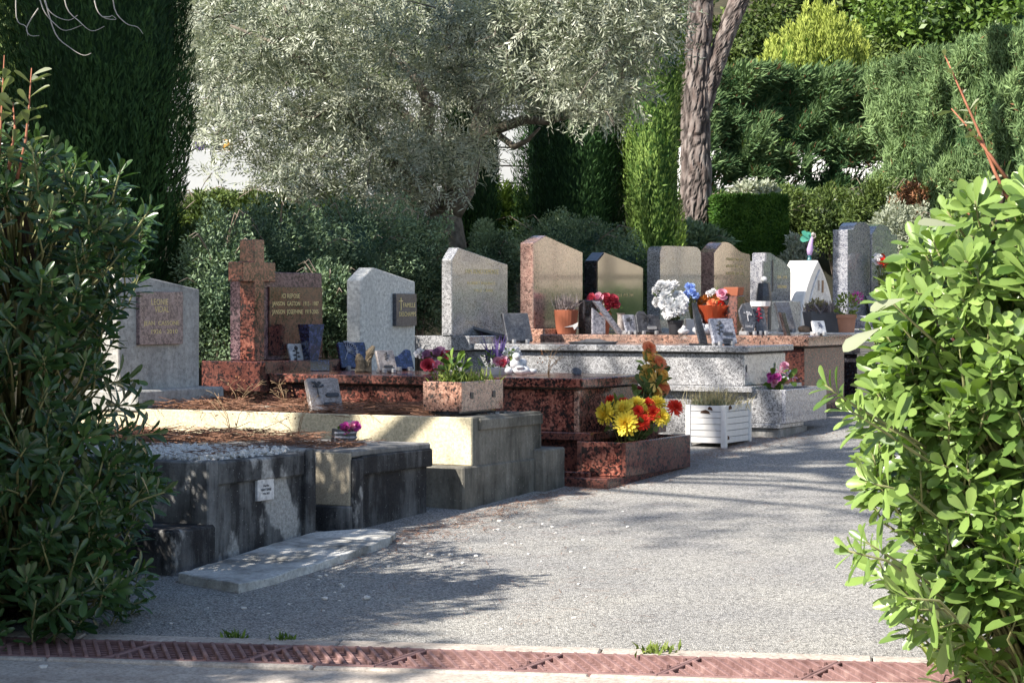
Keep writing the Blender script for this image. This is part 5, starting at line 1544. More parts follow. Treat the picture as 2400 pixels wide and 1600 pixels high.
def plaque(label, F, px, x, z, wpx, hpx, mat, yaw=38, tilt=24, thick=.028, shape='rect', orn=(), feet=True, name='memorial_plaque', group=None, lines=(), dD=0):
    p = F.place(px, x, z); D = p.y; k = D / FPX
    w = wpx * k / math.cos(math.radians(yaw)); h = hpx * k / math.cos(math.radians(tilt))
    t = thing(name, label, 'plaque', (p.x, p.y, p.z), math.radians(yaw), group)
    R = Matrix.Rotation(math.radians(-tilt), 4, 'X') if True else None
    up = .015 if feet else 0.0
    if shape == 'rect': pts = [(0, 0), (w, 0), (w, h), (0, h)]
    elif shape == 'worn': pts = [(0, 0), (w, 0), (w * 1.0, h * .97), (w * .85, h), (w * .45, h * .985), (w * .1, h), (0, h * .97)]
    elif shape == 'wave': pts = [(0, 0), (w, 0)] + [(w * (1 - i / 10), h * (.82 + .18 * math.sin(.6 + i / 10 * 5.2))) for i in range(11)]
    elif shape == 'hand': pts = [(.25 * w, 0), (.75 * w, 0), (w, .35 * h), (.98 * w, .62 * h), (.8 * w, h), (.3 * w, .95 * h), (0, .72 * h), (.02 * w, .4 * h)]
    elif shape == 'oval': pts = [(w / 2 + w / 2 * math.cos(a), h / 2 + h / 2 * math.sin(a)) for a in np.linspace(0, 2 * math.pi, 18)[:-1]]
    elif shape == 'dog': pts = [(0, 0), (w, 0), (w, .5 * h), (.97 * w, .8 * h), (.6 * w, .86 * h), (.5 * w, .8 * h), (.38 * w, h), (.15 * w, h), (.02 * w, .8 * h)]
    b = MB().prism(pts, 0, thick).build('board', M[mat], t, .004)
    b.matrix_local = Matrix.Translation((0, thick * .3, up)) @ R
    for o in orn:
        kind, ox, oz, s = o[:4]
        s = (s[0] * w, s[1] * h) if kind == 'bar' else s * h
        q = relief(kind, b, ox * w, oz * h, s, o[4] if len(o) > 4 else 'bronze')
    for s, ox, oz, wd, m_ in lines:
        text(s, h * .12, m_, b, ox * w, -.0015, oz * h, .0006, width=wd * w)
    if feet:
        for fx in (.22, .75):
            MB().box(w * fx - .012, w * fx + .012, -.012, thick + .06, 0, up + .012).build('foot', M['steel'], t, .003)
        MB().tube([(w * .5, thick + h * .5 * math.sin(math.radians(tilt)), h * .5), (w * .5, thick + h * .5 * math.sin(math.radians(tilt)) + .09, .0)], .006, 6).build('prop', M['steel'], t)
    return t

HEAD = {}
def head(kind, mat):
    if (kind, mat) in HEAD: return HEAD[(kind, mat)]
    rg = np.random.default_rng(len(HEAD) + 3)
    P, A, N_, L, W_, T = [], [], [], [], [], []
    def ring(n, el, l, w, r0, z0, tn, j=.12):
        for i in range(n):
            a = 2 * math.pi * (i + rg.uniform(-.3, .3)) / n; e = math.radians(el + rg.normal(0, 7))
            o = np.array([math.cos(a), math.sin(a), 0]); up = np.array([0, 0, 1.0])
            P.append(o * r0 + up * z0); A.append(o * math.cos(e) + up * math.sin(e)); N_.append(up * math.cos(e) - o * math.sin(e) + rg.normal(0, j, 3)); L.append(l * rg.uniform(.85, 1.12)); W_.append(w); T.append(tn + rg.normal(0, .12))
    if kind == 'mum':
        ring(22, -14, .95, .2, .05, 0, .8); ring(22, 8, .95, .2, .05, .05, .9); ring(20, 28, .86, .19, .04, .1, .85); ring(17, 46, .74, .18, .04, .14, .75); ring(13, 63, .6, .17, .03, .16, .55); ring(8, 80, .45, .15, .02, .16, .3)
        bend = -.1
    elif kind == 'rose':
        ring(6, 5, 1.0, .95, .02, -.15, .85); ring(6, 34, .95, .85, .02, -.1, .7); ring(6, 58, .85, .7, .02, -.05, .5); ring(5, 74, .72, .5, .02, 0, .3); ring(4, 84, .66, .35, .02, 0, .1)
        bend = -.28
    elif kind == 'lily':
        ring(6, 22, 1.2, .36, .03, 0, .7); ring(5, 70, .5, .06, .01, .05, .2); bend = .25
    elif kind == 'puff':
        for e, n in ((-10, 9), (15, 10), (40, 9), (65, 6), (88, 2)): ring(n, e, .8, .42, .2, 0, .5, .4)
        bend = 0
    me = leaves_mesh('flower', P, A, N_, L, W_, np.array(T), 'blade', bend)
    me.materials.append(M[mat]); HEAD[(kind, mat)] = me
    return me
def bouquet(label, base, flowers, D, leaves=60, leaf_mat='broadleaf', leaf=(.05, .022), name='flower_bouquet', lbox=None, parent=None, cat='flowers', group=None, stem=True, seed=1):
    rg = np.random.default_rng(seed)
    t = parent or thing(name, label, cat, base, 0, group)
    O = Vector(base) if parent is None else Vector(parent.location)
    k = D / FPX
    ps = [at(f[0], f[1], D + (f[5] if len(f) > 5 else 0)) for f in flowers]
    c = sum(ps, Vector()) / len(ps)
    segs = []
    for f, p in zip(flowers, ps):
        px, py, kind, mat, spx = f[:5]
        o = link(bpy.data.objects.new('flower', head(kind, mat)), t)
        d = ((p - c) * 4 + Vector((-.25, -.75, .5))).normalized()
        d = (d + Vector(rg.normal(0, .18, 3))).normalized()
        o.location = p - O
        o.rotation_euler = (d.to_track_quat('Z', 'Y') @ Matrix.Rotation(rg.uniform(0, 6), 3, 'Z').to_quaternion()).to_euler()
        s = spx * k * 1.2; o.scale = (s, s, s)
        b = Vector((p.x * .25 + base[0] * .75, p.y * .25 + base[1] * .75, base[2]))
        segs.append(([b - O, (b.lerp(p, .6) + Vector((0, 0, .02))) - O, p - d * s * .2 - O], [.003, .0028, .0025]))
    if stem: stems('stems', 'green_twig', t, segs, 5)
    if leaves:
        P, A = [], []
        for i in range(leaves):
            q = ps[rg.integers(len(ps))]; b = Vector(base)
            f = rg.uniform(.15, .95)
            pt = b.lerp(q, f) + Vector(rg.normal(0, 1, 3)) * (.35 * np.mean([x[4] for x in flowers]) * k)
            P.append(W3d(pt - O)); A.append(W3d(pt - b) * 3 + rg.normal(0, .6, 3))
        me = leaves_mesh('leaves', P, A, rdir(leaves, rg) + np.array([0, -.3, .5]), leaf[0] * rg.uniform(.6, 1.3, leaves), leaf[1], rg.uniform(.1, .8, leaves), 'blade', .2)
        obj('leaves', me, M[leaf_mat], t)
    return t
def pot(parent, mat, r0, r1, h, rim=True, sq=False, name='pot', sx=1, sy=1):
    if sq:
        mb = MB()
        pts0 = [(-r0 * sx, -r0 * sy), (r0 * sx, -r0 * sy), (r0 * sx, r0 * sy), (-r0 * sx, r0 * sy)]
        a = [mb.bm.verts.new((x, y, 0)) for x, y in pts0]
        b = [mb.bm.verts.new((x * r1 / r0, y * r1 / r0, h)) for x, y in pts0]
        c = [mb.bm.verts.new((x * (r1 / r0 - .12), y * (r1 / r0 - .12), h)) for x, y in pts0]
        d = [mb.bm.verts.new((x * (r1 / r0 - .14), y * (r1 / r0 - .14), h * .85)) for x, y in pts0]
        mb.bm.faces.new(list(reversed(a)))
        for A_, B_ in ((a, b), (b, c), (c, d)):
            for i in range(4): mb.bm.faces.new((A_[i], A_[(i + 1) % 4], B_[(i + 1) % 4], B_[i]))
        mb.bm.faces.new(d)
        return mb.build(name, M[mat], parent, .004)
    pr = [(0, 0), (r0, 0)] + ([(r0 + (r1 - r0) * .78, h * .78), (r1 * 1.06, h * .79), (r1 * 1.06, h)] if rim else [(r1, h)]) + [(r1 * .92, h), (r1 * .88, h * .86), (0, h * .86)]
    return MB().lathe(pr, 22, sx=sx, sy=sy).build(name, M[mat], parent, .0015, smooth=False)
def grow(parent, P0, n, h, spread, mat, rg, w=.006, name='plant', out=.35, bend=.15, kind='rhomb'):
    P = rg.normal(0, spread, (n, 3)); P[:, 2] = P0[2]; P[:, 0] += P0[0]; P[:, 1] += P0[1]
    A = rg.normal(0, out, (n, 3)); A[:, 2] = np.abs(A[:, 2]) + .8
    return obj(name, leaves_mesh(name, P, A, rdir(n, rg), h * rg.uniform(.5, 1.1, n), w * rg.uniform(.7, 1.3, n), rg.uniform(.05, .95, n), kind, bend), M[mat], parent)
def leafy(parent, P0, n, r, mat, rg, lw, name='plant', flat=1.0):
    d = rdir(n, rg); P = np.array(P0) + d * (r * rg.uniform(.2, 1, n) ** .5)[:, None] * np.array([1, 1, flat])
    return obj(name, leaves_mesh(name, P, d + rdir(n, rg) * .6 + np.array([0, 0, .3]), rdir(n, rg) + np.array([-.2, -.3, .7]), lw[0] * rg.uniform(.6, 1.3, n), lw[1], rg.uniform(.05, .95, n), 'blade', .15), M[mat], parent)

rg = np.random.default_rng(201)
# ---------------- on the yellow tomb (F3)
plaque('beige book shaped plaque with bronze tree and two name bars on the yellow tomb', F3, 733, .12, Z3 - .01, 72, 76, 'plaque_beige', 30, 24, .035, 'worn', [('tree', .3, .66, .5), ('bar', .72, .46, (.42, .11)), ('bar', .6, .18, (.42, .11))])
# granite planter box with green plant on dark blocks
p = F3.place(1082, .1, Z3)
t = thing('granite_trough', 'small pink granite trough with fresh green plants on the yellow tomb', 'planter', p, F3.rot)
zb_ = .02
wB = .47; dB = .24; hB = 70 * p.y / FPX
MB().box(.03, wB - .03, .03, dB - .02, 0, zb_).build('base_block', M['black_granite'], t)
MB().box(0, wB, 0, .022, zb_, zb_ + hB).build('panel', M['pink_granite'], t, .003)
MB().box(0, wB, dB - .022, dB, zb_, zb_ + hB).build('panel', M['pink_granite'], t, .003)
MB().box(.001, .022, .022, dB - .022, zb_, zb_ + hB - .001).build('panel', M['pink_granite'], t, .003)
MB().box(wB - .022, wB - .001, .022, dB - .022, zb_, zb_ + hB - .001).build('panel', M['pink_granite'], t, .003)
MB().box(.022, wB - .022, .022, dB - .022, zb_, zb_ + hB - .02).build('soil', M['soil'], t)
for xx in (.11, .36): MB().box(xx - .016, xx + .016, -.005, .002, zb_ + hB * .42, zb_ + hB * .64).build('metal_square', M['bronze'], t, .002)
grow(t, (wB * .5, dB * .5, zb_ + hB - .02), 260, .1, .07, 'grass', rg, .006, 'grass', .5, .3)
leafy(t, (wB * .42, dB * .6, zb_ + hB + .06), 60, .07, 'broadleaf', rg, (.06, .032), 'seedling')
leafy(t, (wB * .2, dB * .5, zb_ + hB + .01), 40, .05, 'grass', rg, (.04, .012), 'herb')

# small grey rock pot with pink roses on the black tomb (F2)
p = F2.place(805, .30, Z2)
t = thing('rock_planter', 'folded grey slate flower holder with magenta roses on the black tomb', 'flower holder', p, math.radians(25))
mm = MB().prism([(-.06, 0), (.055, 0), (.062, .085), (.01, .075), (-.05, .09)], -.03, .03).mesh('holder', .004); rough_up(mm, .004, 25, 1, 1); obj('holder', mm, M['slate'], t)
for i in range(3):
    mb = MB(); mb.prism([(-.06, .02 + i * .022), (.06, .012 + i * .026), (.062, .024 + i * .026), (-.06, .03 + i * .022)], -.035, -.029); mb.build('strip', M['plaque_grey'], t, .002)
MB().lathe([(0, .06), (.028, .06), (.03, .12), (.02, .125), (0, .125)], 12, (.045, .01, 0)).build('cup', M['grey_plastic'], t)
bouquet(None, tuple(p + Vector((0, 0, .07))), [(805, 1003, 'rose', 'petal_magenta', 13, -.02), (830, 1000, 'rose', 'petal_magenta', 13, -.02), (818, 1001, 'rose', 'petal_pink', 10, -.03)], p.y, 14, 'broadleaf', (.04, .02), parent=t)

# ---------------- on the red tomb (FR)
plaque('white marble plaque with dark flower spray on the red slab beside the blue vase', FR, 690, .42, ZR, 32, 60, 'marble', 42, 22, .02, 'worn', [('rose', .4, .6, .6), ('bar', .62, .3, (.4, .06))])
p = FR.place(735, .55, ZR)
t = thing('granite_vase', 'tall tapered dark blue granite vase on a block in front of the cross headstone', 'vase', p, math.radians(40))
k = p.y / FPX
MB().box(-.085, .085, -.06, .06, 0, .07).build('base', M['navy_granite'], t, .004)
v = pot(t, 'navy_granite', .034, .062, 84 * k, False, True, 'body'); v.location = (-.02, 0, .07)
plaque('blue granite plaque with carved grey flower spray, next to the white headstone', FR, 803, .8, ZR, 62, 60, 'navy_granite', 30, 22, .03, 'rect', [('spray', .3, .62, .75, 'plaque_grey'), ('rose', .65, .4, .3)])
p = FR.place(850, .45, ZR)
t = thing('wood_sculpture', 'upright pair of carved weathered wood pieces on the red slab', 'sculpture', p, math.radians(40))
k = p.y / FPX
for i, (dx, h, l) in enumerate(((-.02, 42 * k, -.01), (.035, 60 * k, .05))):
    me = MB().tube([(dx, 0, 0), (dx + .004, 0, h * .4), (dx + l * .5, 0, h * .75), (dx + l, 0, h)], [.032, .027, .026, .012], 10).mesh('wood_piece'); rough_up(me, .012, 22, i, 2); obj('wood_piece', me, M['wood_stone'], t)
MB().blob((0, 0, .012), .05, 2, .2, 2, (1.1, .8, .3)).build('foot', M['wood_stone'], t)
plaque('small beige plaque with dark bird relief in front of the blue wave plaque', FR, 892, .35, ZR, 40, 48, 'plaque_beige', 34, 22, .022, 'rect', [('rose', .5, .7, .42), ('bar', .5, .2, (.5, .1))])
plaque('blue wavy edged granite plaque on the red slab', FR, 926, .75, ZR, 46, 46, 'navy_granite', 34, 22, .028, 'wave', [])
p = FR.place(1030, .55, ZR)
bouquet('bouquet of mauve and crimson fabric roses lying on the red slab', tuple(p), [(1005, 835, 'rose', 'petal_mauve', 16), (1030, 830, 'rose', 'petal_mauve', 17), (1044, 838, 'rose', 'petal_crimson', 16), (1006, 856, 'rose', 'petal_crimson', 17, -.06), (1028, 858, 'rose', 'petal_pink', 14, -.08), (1045, 856, 'rose', 'petal_crimson', 15, -.05), (984, 828, 'puff', 'petal_white', 12, .05), (1060, 846, 'puff', 'petal_mauve', 12)], p.y, 40, 'wood', (.06, .03), seed=4)
p = FR.place(1168, .4, ZR); k = p.y / FPX
t = thing('flower_bowl', 'white oval bowl of green foliage, pink flowers and lavender on the red slab', 'flower bowl', p, ROT * .5)
pot(t, 'ceramic', .075, .095, .045, False, False, 'bowl', 1.15, .8)
bouquet(None, tuple(p + Vector((0, 0, .04))), [(1160, 846, 'rose', 'petal_pink', 11, -.03), (1175, 845, 'rose', 'petal_pink', 11, -.03), (1188, 846, 'puff', 'petal_mauve', 9), (1168, 850, 'puff', 'petal_crimson', 9, -.05), (1195, 828, 'puff', 'petal_white', 12), (1215, 822, 'puff', 'petal_white', 11), (1205, 838, 'puff', 'petal_gold', 8), (1222, 832, 'puff', 'petal_white', 9)], p.y, 0, parent=t, seed=6)
leafy(t, (-.07, 0, .085), 90, .055, 'broadleaf', rg, (.022, .012), 'foliage')
leafy(t, (.06, 0, .09), 110, .065, 'broadleaf', rg, (.022, .012), 'foliage')
grow(t, (-.02, .03, .05), 30, .21, .02, 'petal_purple', rg, .014, 'lavender', .22)
# reclining cherub
p = FR.place(1222, .35, ZR)
t = thing('cherub_statue', 'small white reclining cherub figurine beside the white flower bowl', 'figurine', p, math.radians(20))
mb = MB()
for c, r, s in (((0, 0, .03), .04, (1.6, 1, .7)), ((-.04, 0, .07), .032, (1, .9, 1.1)), ((-.035, -.01, .115), .026, (1, 1, 1)), ((.06, -.01, .025), .025, (1.5, .9, .7)), ((-.085, -.01, .03), .022, (1.2, .8, 1)), ((-.02, -.03, .05), .015, (2, .8, .8)), ((.01, .02, .07), .03, (1.2, .4, 1.1))):
    mb.blob(c, r, 2, .12, c[0] * 30, s)
mb.build('figure', M['marble'], t, smooth=True)
plaque('small dark leaf shaped plaque with white leaf leaning on the red slab', FR, 1345, .6, ZR, 24, 18, 'slate', 30, 35, .015, 'oval', [], False)

# ---------------- on the grey tomb (FG)
p = FG.place(1125, .35, ZG); k = p.y / FPX
o = MB().box(-.2, .2, -.09, .09, 0, .022).build('slate_slab', M['slate'], None, .003)
o.location = p + Vector((0, 0, .062)); o.rotation_euler = (math.radians(-14), math.radians(15), math.radians(12))
tag(o, 'loose slate slab leaning on the grey tomb below the headstone', 'slab')
plaque('dark square slate plaque tilted back on the grey tomb', FG, 1192, .3, ZG, 60, 66, 'slate', 32, 20, .03, 'rect', [], True)
p = FG.place(1390, .35, ZG)
t = thing('grey_dish', 'flat grey oval dish lying on the grey slab', 'dish', p, ROT * .3)
MB().lathe([(0, 0), (.17, 0), (.19, .015), (.1, .02), (.05, .035), (0, .036)], 28, (0, 0, 0), 1, .55).build('dish', M['slate'], t)
p = FG.place(1645, .25, ZG); k = p.y / FPX
t = thing('blade_sculpture', 'thin dark leaning metal leaf sculpture on a black foot on the grey slab', 'sculpture', p, math.radians(35))
MB().box(-.075, .075, -.05, .05, 0, .012).build('foot', M['black_granite'], t, .002)
mm = MB().prism([(-.02, .01), (.05, .01), (.01, .12), (-.02, .2), (-.05, .29), (-.085, .29), (-.075, .2), (-.05, .1)], -.008, .01).mesh('blade', .003); rough_up(mm, .004, 20, 3, 2); obj('blade', mm, M['slate'], t)
plaque('speckled grey plaque with bronze rose and two name bars on the grey slab', FG, 1676, .2, ZG, 58, 58, 'plaque_grey', 30, 20, .028, 'rect', [('rose', .35, .6, .62), ('bar', .66, .36, (.42, .12)), ('bar', .58, .1, (.42, .12))])

# ---------------- on the pink tomb (FP)
p = FP.place(1327, .25, ZP); k = p.y / FPX
t = thing('potted_lavender', 'terracotta pot with dried grey lavender and a white dove motif', 'potted plant', p)
pot(t, 'terracotta', 23 * k, 29 * k, 56 * k, False)
mb = MB().prism([(-.05, .05), (.02, .07), (.06, .09), (.055, .06), (.03, .03), (.02, .055)], -.001, .002); o = mb.build('dove_motif', M['white_paint'], t); o.location = (.03, -26 * k, .0)
grow(t, (0, 0, 48 * k), 300, .16, .03, 'lavender', rg, .006, 'lavender', .55)
p = FP.place(1376, .5, ZP); k = p.y / FPX
o = MB().box(-.05, .06, -.05, .05, 0, 78 * k).build('black_block', M['black_granite'], None, .004); o.location = p; o.rotation_euler = (0, 0, math.radians(30)); tag(o, 'upright black granite block behind the terracotta lavender pot', 'block')
p = FP.place(1425, .25, ZP); k = p.y / FPX
t = thing('leaning_plank', 'grey stone plank leaning against an upright slab on the pink tomb', 'sculpture', p, math.radians(25))
MB().prism([(-.13, 0), (-.02, 0), (-.02, .12), (-.13, .2)], 0, .03).build('upright', M['plaque_grey'], t, .003)
MB().prism([(.07, 0), (.12, 0), (-.09, .25), (-.14, .25)], -.045, -.005).build('plank', M['plaque_grey'], t, .003)
p = FP.place(1412, .6, ZP); k = p.y / FPX
t = thing('potted_flowers', 'red pot of crimson and pink fabric flowers before the black headstone', 'potted flowers', p)
pot(t, 'terracotta', .05, .065, 48 * k)
bouquet(None, tuple(p + Vector((0, 0, 48 * k))), [(1390, 700, 'rose', 'petal_crimson', 13), (1404, 697, 'rose', 'petal_pink', 12), (1420, 700, 'rose', 'petal_crimson', 13), (1436, 703, 'rose', 'petal_crimson', 13), (1425, 715, 'rose', 'petal_crimson', 14), (1408, 713, 'puff', 'petal_white', 9), (1442, 716, 'rose', 'petal_crimson', 11)], p.y, 25, parent=t, seed=8)
p = FP.place(1455, .55, ZP); k = p.y / FPX
o = MB().lathe([(0, 0), (.03, 0), (.026, .03), (.026, 44 * k), (.034, 48 * k), (0, 48 * k)], 16).build('candle_vase', M['plaque_beige'], None); o.location = p; tag(o, 'slim beige cylindrical vase before the black headstone', 'vase')
plaque('small grey plaque with dark flower beside the animal shaped plaque', FP, 1470, .15, ZP, 28, 42, 'plaque_grey', 34, 20, .02, 'rect', [('tree', .45, .6, .5)])
plaque('dark animal shaped granite plaque with silver bar on the pink slab', FP, 1497, .2, ZP, 58, 50, 'slate', 28, 18, .025, 'dog', [('bar', .6, .2, (.4, .14), 'steel'), ('spray', .3, .6, .5)])
p = FP.place(1583, .2, ZP); k = p.y / FPX
t = thing('potted_chrysanthemum', 'large white chrysanthemums in a black plastic pot on the pink slab', 'potted flowers', p)
pot(t, 'black_plastic', 14 * k, 18 * k, 34 * k)
fl = []
for i in range(17):
    a = rg.uniform(0, 6.28); q = math.sqrt(rg.uniform()); fl.append((1572 + 34 * q * math.cos(a), 700 + 34 * q * math.sin(a), 'mum', 'petal_white', rg.uniform(11, 15), rg.uniform(-.08, .12)))
fl += [(1575, 728, 'mum', 'petal_white', 14, -.1), (1592, 722, 'mum', 'petal_white', 14, -.1), (1558, 712, 'mum', 'petal_white', 13, -.06), (1600, 705, 'mum', 'petal_white', 13, -.06), (1540, 680, 'mum', 'petal_white', 12), (1548, 668, 'mum', 'petal_white', 11)]
bouquet(None, tuple(p + Vector((0, 0, 32 * k))), fl, p.y, 70, 'wood', (.05, .02), parent=t, seed=9)
p = FP.place(1625, .45, ZP); k = p.y / FPX
t = thing('hydrangea_bouquet', 'blue hydrangea bunch in a grey white planter bowl', 'flower bowl', p)
pot(t, 'ceramic', 17 * k, 20 * k, 36 * k, True, True)
fl = [(1618 + rg.uniform(-12, 18), 686 + rg.uniform(-18, 16), 'puff', 'petal_blue', rg.uniform(6, 8.5), rg.uniform(-.05, .05)) for i in range(16)]
bouquet(None, tuple(p + Vector((0, 0, 34 * k))), fl, p.y, 20, 'broadleaf', (.05, .02), parent=t, seed=10)
p = FP.place(1670, .55, ZP); k = p.y / FPX
t = thing('wrapped_bouquet', 'orange and amber fabric bouquet in crumpled orange wrapping with one pink rose', 'flowers', p)
me = leaves_mesh('wrap', np.zeros((14, 3)), [[math.cos(a) * .5, math.sin(a) * .5, 1] for a in np.linspace(0, 6.3, 14)], [[-math.cos(a), -math.sin(a), .5] for a in np.linspace(0, 6.3, 14)], .26, .13, rg.uniform(0, 1, 14), 'blade', .1)
obj('wrapping', me, M['wrap_orange'], t)
bouquet(None, tuple(p + Vector((0, 0, .08))), [(1645, 705, 'puff', 'petal_amber', 12), (1660, 700, 'puff', 'petal_amber', 12), (1678, 697, 'puff', 'petal_amber', 11), (1640, 720, 'puff', 'petal_amber', 11), (1668, 712, 'puff', 'petal_orange', 11, -.04), (1690, 712, 'puff', 'petal_red', 9, -.04), (1663, 688, 'puff', 'petal_white', 8), (1672, 683, 'puff', 'petal_white', 7), (1692, 691, 'rose', 'petal_pink', 13, -.06), (1700, 735, 'puff', 'wrap_orange', 11, -.05)], p.y, 26, 'wood', (.05, .02), parent=t, seed=12)
for px, x, r, mat, lab in ((1600, .12, .035, 'marble', 'small white figurine at the base of the white chrysanthemum pot'), (1643, .12, .045, 'marble', 'rounded white stone bowl next to the grey speckled plaque'), (1655, .25, .04, 'marble', 'small white and green ornament near the orange bouquet')):
    p = FP.place(px, x, ZP)
    me = MB().blob((0, 0, r * .7), r, 2, .25, px, (1.3, 1, .75)).blob((.2 * r, 0, r * 1.5), r * .5, 2, .2, px, (1, 1, 1)).mesh('white_ornament', smooth=True)
    o = obj('white_ornament', me, M[mat]); o.location = p; tag(o, lab, 'figurine')
p = FP.place(1720, .62, ZP); k = p.y / FPX
t = thing('granite_column', 'brown granite pedestal carrying a small red pot before the brown headstone', 'pedestal', p, ROT)
MB().prism([(-.09, 0), (.09, 0), (.075, 90 * k), (-.075, 90 * k)], -.06, .06).build('pedestal', M['dark_red_granite'], t, .004)
t2 = thing('red_pot', 'small square red pot standing on the brown granite pedestal', 'pot', p + Vector((0, 0, 90 * k)), ROT)
pot(t2, 'terracotta', .05, .062, 20 * k, True, True)
plaque('blue shield shaped plaque with white tree emblem on the pink slab', FP, 1742, .3, ZP, 38, 72, 'slate', 30, 16, .022, 'hand', [('tree', .5, .55, .34, 'petal_white')], lines=[('FAMILLE', .5, .2, .5, 'petal_white')])
plaque('dark plaque with red dried flower stems laid across it', FP, 1776, .45, ZP, 28, 60, 'slate', 30, 16, .022, 'rect', [('rose', .4, .7, .6, 'petal_crimson')])
p = FP.place(1782, .6, ZP); k = p.y / FPX
t = thing('granite_vase', 'brown marble vase column with white lip before the sloping headstone', 'vase', p, ROT)
MB().lathe([(0, 0), (.055, 0), (.06, 60 * k), (.07, 66 * k)], 4).build('body', M['rose_granite'], t); MB().lathe([(0, 66 * k), (.075, 66 * k), (.08, 78 * k), (0, 78 * k)], 14).build('lip', M['ceramic'], t)
p = F9.place(1790, .1, z9); k = p.y / FPX
t = thing('dark_vase', 'dark grey vase with a white ball before the sloping grey headstone', 'vase', p)
MB().lathe([(0, 0), (.07, 0), (.075, 80 * k), (.055, 110 * k), (0, 110 * k)], 14).build('body', M['slate'], t); MB().blob((0, -.02, 118 * k), .03, 2, .02).build('ball', M['ceramic'], t, smooth=True)
plaque('tall narrow leaning plaque with beige face and black edge', F7, 1836, .1, z7, 36, 66, 'plaque_beige', 34, 22, .03, 'rect', [], True)
p = FP.place(1845, .15, ZP)
o = MB().prism([(-.015, 0), (.02, 0), (-.035, .17), (-.07, .17)], -.02, .02).build('black_plank', M['black_granite'], None, .003); o.location = p; o.rotation_euler = (0, 0, math.radians(30)); tag(o, 'short black leaning granite strip at the edge of the pink slab', 'plaque')
p = F7.place(1885, .15, z7)
o = MB().blob((0, 0, .025), .055, 2, .2, 4, (1, .8, .6)).build('brown_stone', M['stone_brown'], None, smooth=True); o.location = p; tag(o, 'rounded brown stone beside the big black flower box', 'stone')
p = F7.place(1928, .3, z7); k = p.y / FPX
t = thing('black_planter', 'big dark plastic flower box with dried heather on the far slab', 'planter', p, math.radians(20))
pot(t, 'grey_plastic', 35 * k, 42 * k, 48 * k, True, True, 'box', 1, .55)
grow(t, (0, 0, 42 * k), 420, .12, .06, 'lavender', rg, .012, 'heather', .5)
leafy(t, (-.06, 0, 60 * k), 160, .08, 'dry_grass', rg, (.03, .014), 'dry_plant', .6)
p = F7.place(1984, .2, z7); k = p.y / FPX
t = thing('potted_plant', 'pale terracotta pot with yellow green leafy plant beside the black flower box', 'potted plant', p)
pot(t, 'pale_terracotta', 18 * k, 23 * k, 42 * k)
leafy(t, (0, 0, 62 * k), 200, .085, 'grass', rg, (.035, .018), 'plant', 1.2)
leafy(t, (.09, .05, 80 * k), 40, .04, 'petal_magenta', rg, (.03, .02), 'flowers')
plaque('small white plaque with blue heart emblem in front of the black flower box', FP, 1910, .2, ZP, 32, 30, 'marble', 28, 20, .02, 'rect', [('spray', .45, .55, .5, 'navy_granite')])
plaque('black leaning stone leaf in front of the white arch monument', FW, 1903, .1, zslW, 18, 70, 'slate', 30, 22, .025, 'worn', [], False)
# fairy figurine on top of the white monument
p = FW.toW(cxm + .03, yW + .1, tp[1] - .01); k = p.y / FPX
t = thing('fairy_figurine', 'lilac dressed fairy figurine with green wings on top of the white monument', 'figurine', p, math.radians(25)); t.scale = (.72, .72, .72)
MB().lathe([(0, 0), (.03, 0), (.034, .02), (.02, .05), (.028, .06), (.012, .085), (0, .085)], 14).build('base', M['teal_plastic'], t)
mb = MB().tube([(0, 0, .08), (.005, 0, .15), (.02, 0, .24), (.03, -.01, .3), (.035, -.01, .33)], [.03, .045, .03, .022, .01], 12)
mb.build('dress', M['dress_lilac'], t, smooth=True)
MB().blob((.045, -.015, .36), .028, 2, .05, 1, (1, 1, 1.15)).tube([(.03, -.02, .3), (.07, -.05, .33), (.06, -.04, .38)], [.009, .007, .005], 6).build('head', M['plaque_beige'], t, smooth=True)
me = leaves_mesh('wings', [[.02, .02, .29]] * 4, [[-.8, .2, .9], [-1, .2, .1], [.2, .6, .9], [-.3, .5, .9]], [[.1, -.9, .1]] * 4, [.16, .14, .15, .13], [.08, .09, .08, .07], [.4, .6, .3, .5], 'blade', .1)
obj('wings', me, M['wing_green'], t)
# red and white flowers at the double headstone
p = FDn.toW(.55, yD - .14, zsl * 0 + (CAMZ - (770 - 715) / FPX * (FP.P + ER * 6.4 + EG * .2).y - FDn.z0) + .12); k = p.y / FPX
t = thing('granite_vase', 'speckled granite vase of red and white roses before the twin headstones', 'vase', p, ROT)
pot(t, 'blue_granite', .08, .12, .2, False, True)
bouquet(None, tuple(p + Vector((0, 0, .19))), [(2030, 612, 'rose', 'petal_white', 10), (2040, 605, 'rose', 'petal_white', 11), (2052, 608, 'rose', 'petal_white', 11), (2037, 615, 'rose', 'petal_red', 10, -.05), (2058, 622, 'rose', 'petal_red', 11, -.05), (2067, 605, 'rose', 'petal_red', 11), (2069, 622, 'rose', 'petal_red', 10), (2050, 618, 'rose', 'petal_white', 10), (2072, 615, 'rose', 'petal_white', 9)], p.y, 60, 'wood', (.07, .03), parent=t, seed=14)
p = FW.place(1974, .8, zslW)
t = thing('red_bowl', 'wide reddish bowl of dried moss near the white arch monument', 'flower bowl', p)
pot(t, 'terracotta', .09, .11, .07); leafy(t, (0, 0, .08), 80, .07, 'dry_grass', rg, (.03, .014), 'moss', .5)

